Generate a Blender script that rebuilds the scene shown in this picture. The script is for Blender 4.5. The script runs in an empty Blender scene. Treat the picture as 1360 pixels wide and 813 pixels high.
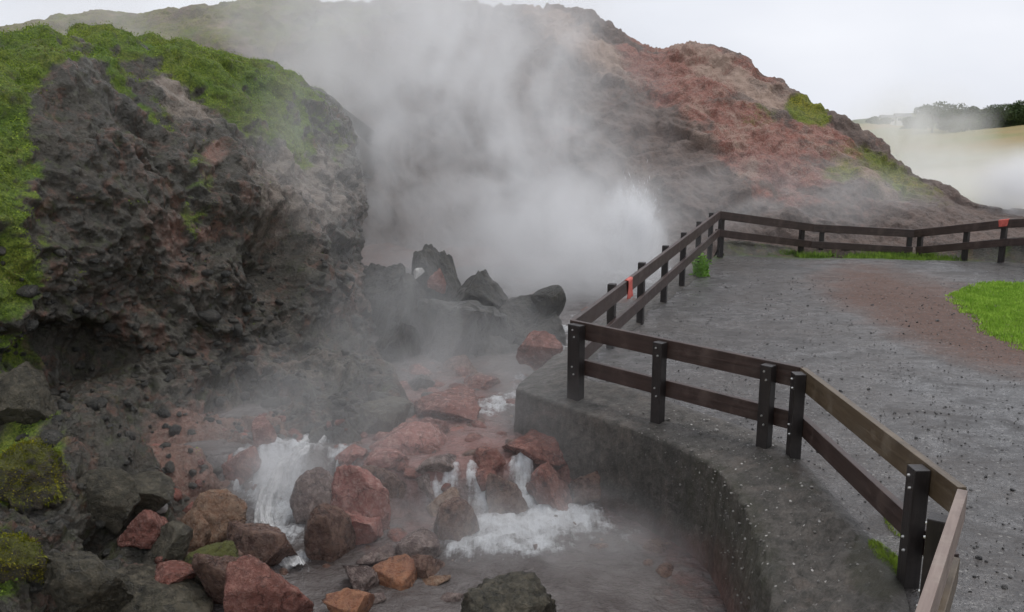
import bpy, math, random
import numpy as np
from mathutils import Vector, Matrix

random.seed(7)
rng = np.random.default_rng(11)
sc = bpy.context.scene
COL = sc.collection
R = math.radians

# ------------------------------------------------------------------ camera model
F = 1130.0
CAMZ = 2.8
PITCH = math.atan((406.5 - 180) / F)
CP, SP = math.cos(PITCH), math.sin(PITCH)

def ray(px, py):
    a = (np.asarray(px, float) - 680) / F
    b = -(np.asarray(py, float) - 406.5) / F
    return a, CP + b * SP, -SP + b * CP          # x, y, z of an unnormalised ray

def at_y(px, py, y):
    a, b, c = ray(px, py)
    t = np.asarray(y, float) / b
    return np.stack([a * t, b * t, CAMZ + c * t], -1)

def at_z(px, py, z=0.0):
    a, b, c = ray(px, py)
    t = (z - CAMZ) / c
    return np.stack([a * t, b * t, CAMZ + c * t], -1)

def proj(P):
    P = np.asarray(P, float)
    x, y, z = P[..., 0], P[..., 1], P[..., 2] - CAMZ
    d = y * CP - z * SP
    u = y * SP + z * CP
    d = np.where(d < 0.05, 0.05, d)
    return 680 + F * x / d, 406.5 - F * u / d

# ------------------------------------------------------------------ numpy noise
_perm = np.random.default_rng(3).permutation(512).astype(np.int64)
_perm = np.concatenate([_perm, _perm, _perm])
_g = np.random.default_rng(5).normal(size=(512, 3))
_g /= np.linalg.norm(_g, axis=1)[:, None]

def pn(P):
    P = np.asarray(P, float)
    I = np.floor(P).astype(np.int64)
    f = P - I
    I &= 511
    u = f * f * f * (f * (f * 6 - 15) + 10)
    out = 0
    for dx in (0, 1):
        wx = u[..., 0] if dx else 1 - u[..., 0]
        hx = _perm[(I[..., 0] + dx) & 511]
        for dy in (0, 1):
            wy = u[..., 1] if dy else 1 - u[..., 1]
            hy = _perm[(hx + I[..., 1] + dy) & 511]
            for dz in (0, 1):
                wz = u[..., 2] if dz else 1 - u[..., 2]
                h = _perm[(hy + I[..., 2] + dz) & 511]
                g = _g[h]
                d = (g[..., 0] * (f[..., 0] - dx) + g[..., 1] * (f[..., 1] - dy) + g[..., 2] * (f[..., 2] - dz))
                out = out + wx * wy * wz * d
    return out * 1.6

def fbm(P, s=1.0, o=4, seed=0.0, gain=0.5):
    P = np.asarray(P, float) / s + seed * 17.31 + 3.7
    a, r, n = 1.0, 0, 0
    for k in range(o):
        r = r + a * pn(P); n += a
        P = P * 2.03 + 11.7; a *= gain
    return r / n * 1.6

def ridged(P, s=1.0, o=4, seed=0.0):
    P = np.asarray(P, float) / s + seed * 9.13 + 1.9
    a, r, n = 1.0, 0, 0
    for k in range(o):
        r = r + a * (1 - 2 * np.abs(pn(P))); n += a
        P = P * 2.1 + 7.7; a *= 0.5
    return r / n

def cells(P, s=1.0, seed=0):
    """blocky cell noise: a random value per Worley cell and the gap distance"""
    P = np.asarray(P, float) / s + seed * 5.3 + 100
    I = np.floor(P).astype(np.int64)
    b1 = np.full(P.shape[:-1], 9.0); b2 = b1.copy(); val = np.zeros(P.shape[:-1])
    for dx in (-1, 0, 1):
        for dy in (-1, 0, 1):
            for dz in (-1, 0, 1):
                J = I + np.array([dx, dy, dz])
                h = _perm[(_perm[(_perm[J[..., 0] & 511] + J[..., 1]) & 511] + J[..., 2]) & 511]
                c = J + 0.5 + 0.42 * _g[h]
                d = np.linalg.norm(P - c, axis=-1)
                n1 = d < b1
                b2 = np.where(n1, b1, np.minimum(b2, d))
                val = np.where(n1, (h % 97) / 97.0, val)
                b1 = np.where(n1, d, b1)
    return val, b2 - b1

def sst(x, a, b):
    t = np.clip((np.asarray(x, float) - a) / (b - a), 0, 1)
    return t * t * (3 - 2 * t)

def ell(px, py, cx, cy, rx, ry, rot=0, soft=0.5):
    c, s = math.cos(R(rot)), math.sin(R(rot))
    dx, dy = px - cx, py - cy
    u = (dx * c + dy * s) / rx; v = (-dx * s + dy * c) / ry
    return 1 - sst(np.sqrt(u * u + v * v), 1 - soft, 1 + soft)

# ------------------------------------------------------------------ materials
def newmat(name):
    m = bpy.data.materials.new(name); m.use_nodes = True
    nt = m.node_tree; nt.nodes.clear()
    return m, nt

class NT:
    def __init__(s, name):
        s.m, s.t = newmat(name)
        s.out = s.n('ShaderNodeOutputMaterial')
        s.pos = s.n('ShaderNodeTexCoord').outputs['Object']
    def n(s, ty, **k):
        x = s.t.nodes.new(ty)
        for a, b in k.items(): setattr(x, a, b)
        return x
    def l(s, a, b): s.t.links.new(a, b)
    def val(s, sock, v):
        if hasattr(v, 'links') or isinstance(v, bpy.types.NodeSocket): s.l(v, sock)
        else: sock.default_value = v
    def noise(s, scale, detail=6, rough=.6, vec=None, dist=0):
        x = s.n('ShaderNodeTexNoise'); x.inputs['Scale'].default_value = scale
        x.inputs['Detail'].default_value = detail; x.inputs['Roughness'].default_value = rough
        x.inputs['Distortion'].default_value = dist
        s.l(vec or s.pos, x.inputs['Vector']); return x.outputs['Fac']
    def vor(s, scale, feat='F1', out='Distance', vec=None):
        x = s.n('ShaderNodeTexVoronoi'); x.feature = feat; x.inputs['Scale'].default_value = scale
        s.l(vec or s.pos, x.inputs['Vector']); return x.outputs[out]
    def ramp(s, fac, *st):
        x = s.n('ShaderNodeValToRGB'); e = x.color_ramp.elements
        while len(e) < len(st): e.new(0.5)
        for i, (p, c) in enumerate(st):
            e[i].position = p
            e[i].color = (c, c, c, 1) if isinstance(c, (int, float)) else (*c, 1)
        s.l(fac, x.inputs[0]); return x.outputs[0]
    def mix(s, fac, a, b, blend='MIX'):
        x = s.n('ShaderNodeMix', data_type='RGBA', blend_type=blend)
        s.val(x.inputs[0], fac)
        for sk, v in ((x.inputs[6], a), (x.inputs[7], b)):
            if isinstance(v, tuple): sk.default_value = (*v, 1)
            else: s.l(v, sk)
        return x.outputs[2]
    def math(s, op, a, b=0.0, c=None, clamp=False):
        x = s.n('ShaderNodeMath', operation=op); x.use_clamp = clamp
        s.val(x.inputs[0], a); s.val(x.inputs[1], b)
        if c is not None: s.val(x.inputs[2], c)
        return x.outputs[0]
    def attr(s, name):
        x = s.n('ShaderNodeAttribute'); x.attribute_name = name
        y = s.n('ShaderNodeSeparateColor'); s.l(x.outputs['Color'], y.inputs[0])
        return y.outputs
    def bump(s, h, strength=.5, dist=.02, normal=None):
        x = s.n('ShaderNodeBump'); x.inputs['Strength'].default_value = strength
        x.inputs['Distance'].default_value = dist
        s.l(h, x.inputs['Height'])
        if normal: s.l(normal, x.inputs['Normal'])
        return x.outputs[0]
    def bsdf(s, col, rough=.6, spec=.5, normal=None, **k):
        x = s.n('ShaderNodeBsdfPrincipled')
        if isinstance(col, tuple): x.inputs['Base Color'].default_value = (*col, 1)
        else: s.l(col, x.inputs['Base Color'])
        s.val(x.inputs['Roughness'], rough); s.val(x.inputs['Specular IOR Level'], spec)
        if normal: s.l(normal, x.inputs['Normal'])
        for a, b in k.items(): s.val(x.inputs[a.replace('_', ' ')], b)
        s.l(x.outputs[0], s.out.inputs[0]); return s.m

def mat_rock(name, base, dark, warm, moss=(.05, .10, .012), red=(.27, .075, .05), pale=(.22, .17, .14), rough=.5, masks=True, fine=1.0, blot=0):
    """wet volcanic rock: mask.r = moss and grass, mask.g = iron red, mask.b = pale sinter and painted mist, alpha unused"""
    s = NT(name)
    n1 = s.noise(1.3 * fine, 8, .65); n2 = s.noise(7 * fine, 8, .7); n3 = s.noise(38 * fine, 4, .7)
    c = s.mix(s.ramp(n1, (.38, 0), (.62, 1)), dark, base)
    c = s.mix(s.ramp(n2, (.45, 0), (.68, 1)), c, warm)
    c = s.mix(s.ramp(n3, (.3, .0), (.7, .8)), c, tuple(min(1, x * 1.5) for x in base))
    if blot:
        b1 = s.noise(3.1, 7, .7, dist=1.0); b2 = s.noise(4.7, 7, .75, dist=.6); b3 = s.noise(2.3, 6, .7)
        c = s.mix(s.ramp(b1, (.52, 0), (.64, .75)), c, (.15, .075, .052))
        c = s.mix(s.ramp(b2, (.54, 0), (.66, .7)), c, (.055, .065, .02))
        c = s.mix(s.ramp(b3, (.56, 0), (.68, .6)), c, (.11, .105, .085))
        c = s.mix(s.ramp(s.noise(14, 6, .8), (.5, 0), (.62, .8)), c, (.012, .012, .011))
        c = s.mix(s.ramp(s.noise(24, 6, .8), (.58, 0), (.7, .7)), c, (.19, .165, .14))
    sp = s.ramp(s.noise(60 * fine, 3, .8), (.66, 0), (.74, 1))
    c = s.mix(s.math('MULTIPLY', sp, .55), c, pale)
    if masks:
        a = s.attr('mask')
        def brk(x, n, w=.5):
            return s.ramp(s.math('ADD', x, s.math('MULTIPLY_ADD', n, w * 2, -w)), (.30, 0), (.72, 1))
        rc = s.mix(s.ramp(n2, (.35, 0), (.7, 1)), tuple(x * .5 for x in red), tuple(x * 1.25 for x in red))
        rc = s.mix(s.ramp(n3, (.4, 0), (.75, .7)), rc, pale)
        c = s.mix(brk(a[1], n2), c, rc)
        c = s.mix(brk(a[2], n3), c, s.mix(n2, pale, tuple(x * .7 for x in pale)))
        mc = s.mix(s.ramp(n1, (.35, 0), (.65, 1)), moss, (moss[0] * 2.4, moss[1] * 1.5, moss[2] * 1.3))
        mc = s.mix(s.ramp(s.noise(2.6 * fine, 6, .75, dist=.8), (.5, 0), (.66, .8)), mc, (.10, .075, .045))
        mc = s.mix(s.ramp(s.noise(3.7 * fine, 6, .75, dist=.8), (.57, 0), (.67, .8)), mc, tuple(x * .3 for x in moss))
        mc = s.mix(s.ramp(n3, (.35, 0), (.7, 1)), tuple(x * .35 for x in moss), mc)
        mk = brk(a[0], s.noise(5 * fine, 8, .8), .7)
        c = s.mix(mk, c, mc)
    h = s.math('ADD', s.math('MULTIPLY', n2, .6), s.math('MULTIPLY', n3, .35))
    nb = s.bump(h, 1.0, .07 / fine)
    v = s.vor(20 * fine); nb = s.bump(v, .5, .02 / fine, nb)
    rr = s.ramp(n2, (.3, rough - .12), (.7, min(1, rough + .2)))
    if masks:
        rr = s.mix(mk, rr, (.9, .9, .9))
    s.bsdf(c, rr, .45, nb)
    return s.m

def mat_simple_rock(name, c1, c2, c3, rough=.4, fine=1.0, pale=(.4, .34, .3), moss=None):
    s = NT(name)
    n1 = s.noise(3 * fine, 8, .65); n2 = s.noise(14 * fine, 8, .7); n3 = s.noise(70 * fine, 4, .7)
    c = s.mix(s.ramp(n1, (.36, 0), (.64, 1)), c1, c2)
    c = s.mix(s.ramp(n2, (.45, 0), (.66, 1)), c, c3)
    c = s.mix(s.ramp(s.noise(9 * fine, 7, .8, dist=.8), (.5, 0), (.66, .8)), c, tuple(x * .45 for x in c1))
    c = s.mix(s.ramp(n3, (.58, 0), (.8, .6)), c, pale)
    wp = s.n('ShaderNodeMix', data_type='VECTOR'); wp.inputs[0].default_value = .3
    nv = s.n('ShaderNodeTexNoise'); nv.inputs['Scale'].default_value = 6; nv.inputs['Detail'].default_value = 5; s.l(s.pos, nv.inputs['Vector'])
    s.l(s.pos, wp.inputs[4]); s.l(nv.outputs['Color'], wp.inputs[5])
    ck = s.vor(2.4 * fine, 'DISTANCE_TO_EDGE', vec=wp.outputs[1]); cr = s.ramp(ck, (.0, 1), (.018, 0))
    c = s.mix(s.math('MULTIPLY', cr, .6), c, tuple(x * .3 for x in c1))
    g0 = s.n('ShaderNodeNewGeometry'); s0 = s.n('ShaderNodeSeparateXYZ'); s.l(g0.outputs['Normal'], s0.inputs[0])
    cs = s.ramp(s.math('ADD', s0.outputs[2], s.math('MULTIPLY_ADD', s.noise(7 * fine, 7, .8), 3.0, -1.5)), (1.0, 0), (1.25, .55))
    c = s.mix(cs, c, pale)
    if moss:
        g = s.n('ShaderNodeNewGeometry'); sx = s.n('ShaderNodeSeparateXYZ'); s.l(g.outputs['Normal'], sx.inputs[0])
        mk = s.ramp(s.math('ADD', sx.outputs[2], s.math('MULTIPLY_ADD', n2, 1.2, -.6)), (.15, 0), (.55, 1))
        c = s.mix(mk, c, s.mix(s.ramp(n3, (.3, 0), (.7, 1)), tuple(x * .4 for x in moss), moss))
    nb = s.bump(s.math('ADD', n2, s.math('MULTIPLY', n3, .5)), 1.0, .05 / fine)
    nb = s.bump(cr, .6, -.03, nb)
    s.bsdf(c, s.ramp(n2, (.35, rough - .15), (.7, rough + .2)), .5, nb)
    return s.m

def M_():
    M = {}
    M['cliff'] = mat_rock('cliff_rock', (.044, .041, .031), (.012, .012, .011), (.078, .058, .043), moss=(.105, .19, .024), red=(.17, .078, .055), pale=(.27, .22, .18), rough=.34, blot=1)
    M['hill'] = mat_rock('hill_rock', (.115, .085, .072), (.045, .038, .035), (.19, .135, .112), moss=(.15, .21, .025), red=(.24, .088, .068), pale=(.40, .29, .23), rough=.75, fine=.6)
    M['bed'] = mat_rock('stream_bed_rock', (.12, .065, .05), (.05, .035, .03), (.24, .085, .06), red=(.36, .11, .08), rough=.35)
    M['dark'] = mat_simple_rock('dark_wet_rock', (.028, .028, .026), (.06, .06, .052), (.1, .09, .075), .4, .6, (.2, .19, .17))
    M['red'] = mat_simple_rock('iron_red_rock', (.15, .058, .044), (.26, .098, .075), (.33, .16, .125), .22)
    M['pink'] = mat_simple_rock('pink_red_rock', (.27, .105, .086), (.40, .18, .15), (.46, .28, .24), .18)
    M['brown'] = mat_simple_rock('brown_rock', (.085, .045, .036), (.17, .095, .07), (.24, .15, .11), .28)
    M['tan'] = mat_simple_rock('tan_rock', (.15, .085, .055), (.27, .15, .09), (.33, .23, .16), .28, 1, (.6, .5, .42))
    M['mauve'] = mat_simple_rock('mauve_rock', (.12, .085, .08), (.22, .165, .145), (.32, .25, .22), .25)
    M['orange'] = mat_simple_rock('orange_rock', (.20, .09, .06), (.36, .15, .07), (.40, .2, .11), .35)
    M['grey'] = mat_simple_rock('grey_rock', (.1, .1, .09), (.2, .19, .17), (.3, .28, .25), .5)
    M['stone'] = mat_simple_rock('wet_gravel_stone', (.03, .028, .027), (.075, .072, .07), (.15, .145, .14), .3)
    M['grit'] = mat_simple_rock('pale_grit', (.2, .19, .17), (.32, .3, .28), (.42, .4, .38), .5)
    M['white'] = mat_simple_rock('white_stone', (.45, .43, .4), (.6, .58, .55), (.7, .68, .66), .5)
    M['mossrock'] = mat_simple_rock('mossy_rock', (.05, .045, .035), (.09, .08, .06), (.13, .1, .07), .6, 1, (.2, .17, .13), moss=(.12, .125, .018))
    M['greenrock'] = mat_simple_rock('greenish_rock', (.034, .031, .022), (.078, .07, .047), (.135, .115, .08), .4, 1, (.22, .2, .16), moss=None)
    # gravel path
    s = NT('wet_gravel')
    n0 = s.noise(.45, 5, .6); n1 = s.noise(2.2, 8, .7); n2 = s.noise(18, 6, .8); v = s.vor(42); v2 = s.vor(95)
    mg = s.n('ShaderNodeMapping'); s.l(s.pos, mg.inputs[0]); mg.inputs['Scale'].default_value = (1, 1.5, 1)
    nm = s.noise(1.1, 9, .78, mg.outputs[0], .7)
    c = s.mix(s.ramp(nm, (.41, 0), (.60, 1)), (.028, .025, .024), (.18, .175, .175))
    c = s.mix(s.ramp(s.noise(5, 8, .8, mg.outputs[0], .5), (.46, 0), (.60, .85)), c, (.026, .022, .020))
    c = s.mix(s.ramp(n0, (.42, 0), (.62, .6)), c, (.085, .07, .06))
    a = s.attr('mask')
    c = s.mix(s.ramp(s.math('ADD', a[1], s.math('MULTIPLY_ADD', s.noise(1.6, 8, .75), 1.4, -.7)), (.25, 0), (.85, .85)), c, (.125, .056, .034))
    c = s.mix(s.ramp(s.math('ADD', a[0], s.math('MULTIPLY_ADD', n2, .8, -.4)), (.35, 0), (.6, 1)), c, (.05, .085, .012))
    c = s.mix(s.ramp(n2, (.42, 0), (.6, .55)), c, (.035, .033, .032))
    sp = s.vor(55, out='Color'); sx = s.n('ShaderNodeSeparateColor'); s.l(sp, sx.inputs[0])
    c = s.mix(s.ramp(sx.outputs[0], (.95, 0), (.99, .5)), c, (.30, .29, .27))
    c = s.mix(s.ramp(sx.outputs[1], (.1, .6), (.3, 0)), c, (.03, .028, .028))
    nb = s.bump(s.math('ADD', s.math('MULTIPLY', v, -1.0), s.math('MULTIPLY', v2, -.6)), .6, .009)
    nb = s.bump(n2, .5, .012, nb)
    rr = s.ramp(nm, (.40, .5), (.60, .16))
    rr = s.mix(a[1], rr, (.8, .8, .8))
    M['gravel'] = s.bsdf(c, rr, .5, nb)
    # concrete
    s = NT('old_wet_concrete')
    n1 = s.noise(1.2, 8, .65); n2 = s.noise(9, 8, .75); n3 = s.noise(45, 4, .8)
    c = s.mix(s.ramp(n1, (.38, 0), (.62, 1)), (.055, .05, .044), (.115, .10, .086))
    c = s.mix(s.ramp(n2, (.42, 0), (.6, .9)), c, (.03, .028, .023))
    c = s.mix(s.ramp(s.noise(3.2, 8, .75, dist=.8), (.52, 0), (.66, .7)), c, (.15, .12, .10))
    c = s.mix(s.ramp(n3, (.52, 0), (.7, .6)), c, (.17, .15, .13))
    a = s.attr('mask')
    c = s.mix(s.ramp(s.math('ADD', a[1], s.math('MULTIPLY_ADD', n2, .8, -.4)), (.3, 0), (.8, .7)), c, (.13, .062, .05))
    c = s.mix(s.ramp(s.math('ADD', a[0], s.math('MULTIPLY_ADD', n2, .9, -.45)), (.35, 0), (.65, .8)), c, (.040, .038, .022))
    mps = s.n('ShaderNodeMapping'); s.l(s.pos, mps.inputs[0]); mps.inputs['Scale'].default_value = (7, 7, .8)
    c = s.mix(s.ramp(s.noise(1.0, 7, .75, mps.outputs[0]), (.5, 0), (.7, .75)), c, (.026, .025, .021))
    c = s.mix(s.ramp(s.noise(1.7, 7, .7, mps.outputs[0]), (.58, 0), (.75, .5)), c, (.17, .15, .13))
    sp = s.vor(28, out='Color'); sx = s.n('ShaderNodeSeparateColor'); s.l(sp, sx.inputs[0])
    vd = s.vor(28)
    spk = s.math('MULTIPLY', s.ramp(sx.outputs[0], (.93, 0), (.95, 1)), s.ramp(vd, (.22, 1), (.32, 0)))
    spk = s.math('MULTIPLY', spk, s.ramp(s.math('ADD', a[2], s.math('MULTIPLY_ADD', n1, .6, -.3)), (.3, .15), (.6, 1)))
    c = s.mix(spk, c, (.5, .48, .46))
    nb = s.bump(s.math('ADD', n2, s.math('MULTIPLY', n3, .6)), .9, .03)
    M['concrete'] = s.bsdf(c, s.ramp(n2, (.35, .38), (.7, .7)), .5, nb)
    # stained timber
    for nm, c1, c2, c3 in (('plank_wood', (.030, .017, .014), (.052, .030, .025), (.10, .07, .058)),
                           ('worn_plank_wood', (.075, .052, .03), (.115, .083, .052), (.19, .155, .115)),
                           ('grey_plank_wood', (.17, .12, .10), (.25, .19, .16), (.32, .27, .23)),
                           ('post_wood', (.012, .010, .010), (.024, .019, .018), (.05, .04, .036))):
        s = NT(nm)
        mp = s.n('ShaderNodeMapping'); s.l(s.pos, mp.inputs[0]); mp.inputs['Scale'].default_value = (1.2, 26, 26) if 'post' not in nm else (26, 26, 1.2)
        n1 = s.noise(1.0, 6, .6, mp.outputs[0], .6); n2 = s.noise(4, 6, .7)
        c = s.mix(s.ramp(n1, (.35, 0), (.65, 1)), c1, c2)
        c = s.mix(s.ramp(n2, (.5, 0), (.75, .8)), c, c3)
        c = s.mix(s.ramp(s.noise(1.4, 7, .75), (.5, 0), (.68, .6)), c, tuple(x * .4 for x in c1))
        c = s.mix(s.ramp(s.noise(11, 6, .8, mp.outputs[0]), (.62, 0), (.72, .5)), c, c3)
        nb = s.bump(n1, .7, .006)
        M[nm] = s.bsdf(c, s.ramp(n2, (.3, .32), (.7, .55)), .5, nb)
    s = NT('galvanised_bolt'); M['bolt'] = s.bsdf((.6, .6, .58), .35, .5, Metallic=.8)
    s = NT('red_cloth'); n = s.noise(30, 3, .5)
    M['tag'] = s.bsdf(s.mix(n, (.42, .06, .045), (.6, .14, .11)), .6)
    s = NT('grass_blade'); n = s.noise(3, 4, .6)
    M['grass'] = s.bsdf(s.mix(s.ramp(n, (.35, 0), (.65, 1)), (.20, .36, .035), (.34, .52, .07)), .7, .2)
    s = NT('moss_tuft'); n = s.noise(2.2, 5, .7)
    c = s.mix(s.ramp(n, (.35, 0), (.65, 1)), (.085, .15, .02), (.32, .42, .06))
    c = s.mix(s.ramp(s.noise(1.6, 6, .75, dist=.8), (.5, 0), (.62, .8)), c, (.15, .10, .065))
    c = s.mix(s.ramp(s.noise(3.7, 6, .75, dist=.8), (.57, 0), (.67, .8)), c, (.03, .04, .012))
    M['tuft'] = s.bsdf(c, .85, .15)
    s = NT('verge_grass'); n = s.noise(2.2, 5, .7)
    M['verge'] = s.bsdf(s.mix(s.ramp(n, (.38, 0), (.62, 1)), (.07, .13, .02), (.24, .36, .05)), .7, .2)
    s = NT('leafy_green'); n = s.noise(9, 4, .6)
    M['fern'] = s.bsdf(s.mix(n, (.08, .2, .02), (.2, .38, .04)), .6, .3)
    s = NT('tree_leaves'); n = s.noise(.6, 4, .7)
    M['leaf'] = s.bsdf(s.mix(s.ramp(n, (.35, 0), (.65, 1)), (.035, .06, .022), (.085, .12, .04)), .7, .2)
    s = NT('bark'); n = s.noise(5, 4, .7); M['bark'] = s.bsdf(s.mix(n, (.04, .03, .02), (.09, .07, .05)), .8)
    s = NT('field_grass'); n = s.noise(.08, 6, .6); n2 = s.noise(.9, 6, .7)
    c = s.mix(s.ramp(n, (.4, 0), (.6, 1)), (.30, .23, .12), (.22, .22, .10)); c = s.mix(s.ramp(n2, (.5, 0), (.8, .5)), c, (.16, .12, .07))
    M['field'] = s.bsdf(c, .9, .1)
    s = NT('white_render'); M['house'] = s.bsdf(s.mix(s.noise(1), (.7, .7, .68), (.8, .8, .78)), .8)
    s = NT('grey_roof'); M['roof'] = s.bsdf(s.mix(s.noise(2), (.15, .15, .16), (.22, .22, .23)), .7)
    s = NT('dark_pane'); M['pane'] = s.bsdf(s.mix(s.noise(2), (.03, .03, .035), (.05, .05, .06)), .1)
    # water
    s = NT('stream_water')
    a = s.attr('mask')
    mp = s.n('ShaderNodeMapping'); s.l(s.pos, mp.inputs[0]); mp.inputs['Scale'].default_value = (1, 1.3, 1)
    w1 = s.noise(5, 6, .6, mp.outputs[0], .8); w2 = s.noise(22, 4, .6, mp.outputs[0], .5)
    wd = s.noise(1.7, 5, .6)
    c = s.mix(s.ramp(wd, (.38, 0), (.62, 1)), (.065, .052, .048), (.125, .11, .105))
    c = s.mix(s.ramp(s.math('ADD', a[1], s.math('MULTIPLY_ADD', s.noise(4, 7, .75), 1.3, -.65)), (.25, 0), (.95, .8)), c, (.23, .10, .082))
    mp2 = s.n('ShaderNodeMapping'); s.l(s.pos, mp2.inputs[0]); mp2.inputs['Scale'].default_value = (22, 4, 4)
    st = s.noise(1.0, 6, .7, mp2.outputs[0], .4)
    fo = s.math('ADD', a[0], s.math('MULTIPLY_ADD', st, 1.0, -.5))
    fo = s.ramp(s.math('ADD', fo, s.math('MULTIPLY_ADD', s.noise(13, 7, .8), 1.2, -.6)), (.30, 0), (.95, 1))
    c = s.mix(fo, c, (.74, .76, .78))
    nb = s.bump(s.math('ADD', w1, s.math('MULTIPLY', w2, .35)), .8, .09)
    nb = s.bump(s.math('MULTIPLY', fo, s.noise(60, 3, .8)), .8, .03, nb)
    M['water'] = s.bsdf(c, s.mix(fo, (.07, .07, .07), (.55, .55, .55)), .5, nb)
    s = NT('white_spray'); M['spray'] = s.bsdf((.85, .87, .9), .3, .5, Transmission_Weight=.0)
    s = NT('froth'); n = s.noise(9, 6, .8); 
    M['froth'] = s.bsdf(s.mix(s.ramp(n, (.4, 0), (.6, 1)), (.55, .57, .6), (.85, .87, .9)), .45, .5, s.bump(n, .8, .05))
    s = NT('falling_water')
    a = s.attr('mask'); uv = s.attr('flow')
    cx = s.n('ShaderNodeCombineXYZ'); s.l(uv[0], cx.inputs[0]); s.l(uv[1], cx.inputs[1]); s.l(uv[2], cx.inputs[2])
    mp = s.n('ShaderNodeMapping'); s.l(cx.outputs[0], mp.inputs[0]); mp.inputs['Scale'].default_value = (34, 3.2, 1)
    st = s.noise(1.0, 7, .75, mp.outputs[0], .5); n2 = s.noise(16, 6, .8)
    f = s.ramp(s.math('ADD', s.math('ADD', a[0], s.math('MULTIPLY_ADD', st, 1.9, -.95)), s.math('MULTIPLY_ADD', n2, 1.0, -.5)), (.22, 0), (.80, .93))
    b = s.n('ShaderNodeBsdfPrincipled'); s.l(s.ramp(n2, (.3, .5), (.7, .85)), b.inputs['Base Color']); b.inputs['Roughness'].default_value = .35
    s.l(s.bump(s.math('ADD', st, n2), .8, .03), b.inputs['Normal'])
    tr = s.n('ShaderNodeBsdfTransparent'); mx = s.n('ShaderNodeMixShader'); s.l(f, mx.inputs[0]); s.l(tr.outputs[0], mx.inputs[1]); s.l(b.outputs[0], mx.inputs[2]); s.l(mx.outputs[0], s.out.inputs[0])
    M['falls'] = s.m
    return M
M = M_()

# ------------------------------------------------------------------ object helpers
def tag(o, label=None, cat=None, group=None, kind=None):
    if label: o['label'] = label
    if cat: o['category'] = cat
    if group: o['group'] = group
    if kind: o['kind'] = kind
    return o

def mesh(name, V, Fc, mat, parent=None, mask=None, smooth=True, loc=None):
    me = bpy.data.meshes.new(name)
    V = np.asarray(V, float)
    if isinstance(Fc, np.ndarray):
        n, k = Fc.shape
        me.vertices.add(len(V)); me.vertices.foreach_set('co', V.astype(np.float32).ravel())
        me.loops.add(n * k); me.loops.foreach_set('vertex_index', Fc.astype(np.int32).ravel())
        me.polygons.add(n); me.polygons.foreach_set('loop_start', np.arange(0, n * k, k, dtype=np.int32))
        me.update(calc_edges=True)
    else:
        me.from_pydata([tuple(v) for v in V], [], Fc)
    if smooth: me.polygons.foreach_set('use_smooth', np.ones(len(me.polygons), bool))
    if mask is not None:
        at = me.attributes.new('mask', 'FLOAT_COLOR', 'POINT')
        m4 = np.ones((len(V), 4), np.float32); m4[:, :3] = mask
        at.data.foreach_set('color', m4.ravel())
    me.materials.append(mat); me.validate()
    o = bpy.data.objects.new(name, me); COL.objects.link(o)
    if parent: o.parent = parent
    if loc is not None: o.location = loc
    return o

def empty(name, loc=(0, 0, 0)):
    o = bpy.data.objects.new(name, None); COL.objects.link(o); o.location = loc; o.empty_display_size = .1
    return o

def gridfaces(n, m):
    i = np.arange(n - 1)[:, None] * m + np.arange(m - 1)[None, :]
    return np.stack([i, i + 1, i + m + 1, i + m], -1).reshape(-1, 4)

def crom(A, n):
    """resample A (k, ...) to n points with a Catmull-Rom spline"""
    A = np.asarray(A, float); k = len(A)
    t = np.linspace(0, k - 1, n); i = np.clip(t.astype(int), 0, k - 2); f = (t - i)
    f = f.reshape(-1, *([1] * (A.ndim - 1)))
    p0 = A[np.maximum(i - 1, 0)]; p1 = A[i]; p2 = A[i + 1]; p3 = A[np.minimum(i + 2, k - 1)]
    return .5 * (2 * p1 + (p2 - p0) * f + (2 * p0 - 5 * p1 + 4 * p2 - p3) * f ** 2 + (3 * p1 - p0 - 3 * p2 + p3) * f ** 3)

def gnormals(P):
    du = np.gradient(P, axis=0); dv = np.gradient(P, axis=1)
    n = np.cross(du, dv); n /= np.linalg.norm(n, axis=-1, keepdims=True) + 1e-9
    return n

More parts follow.
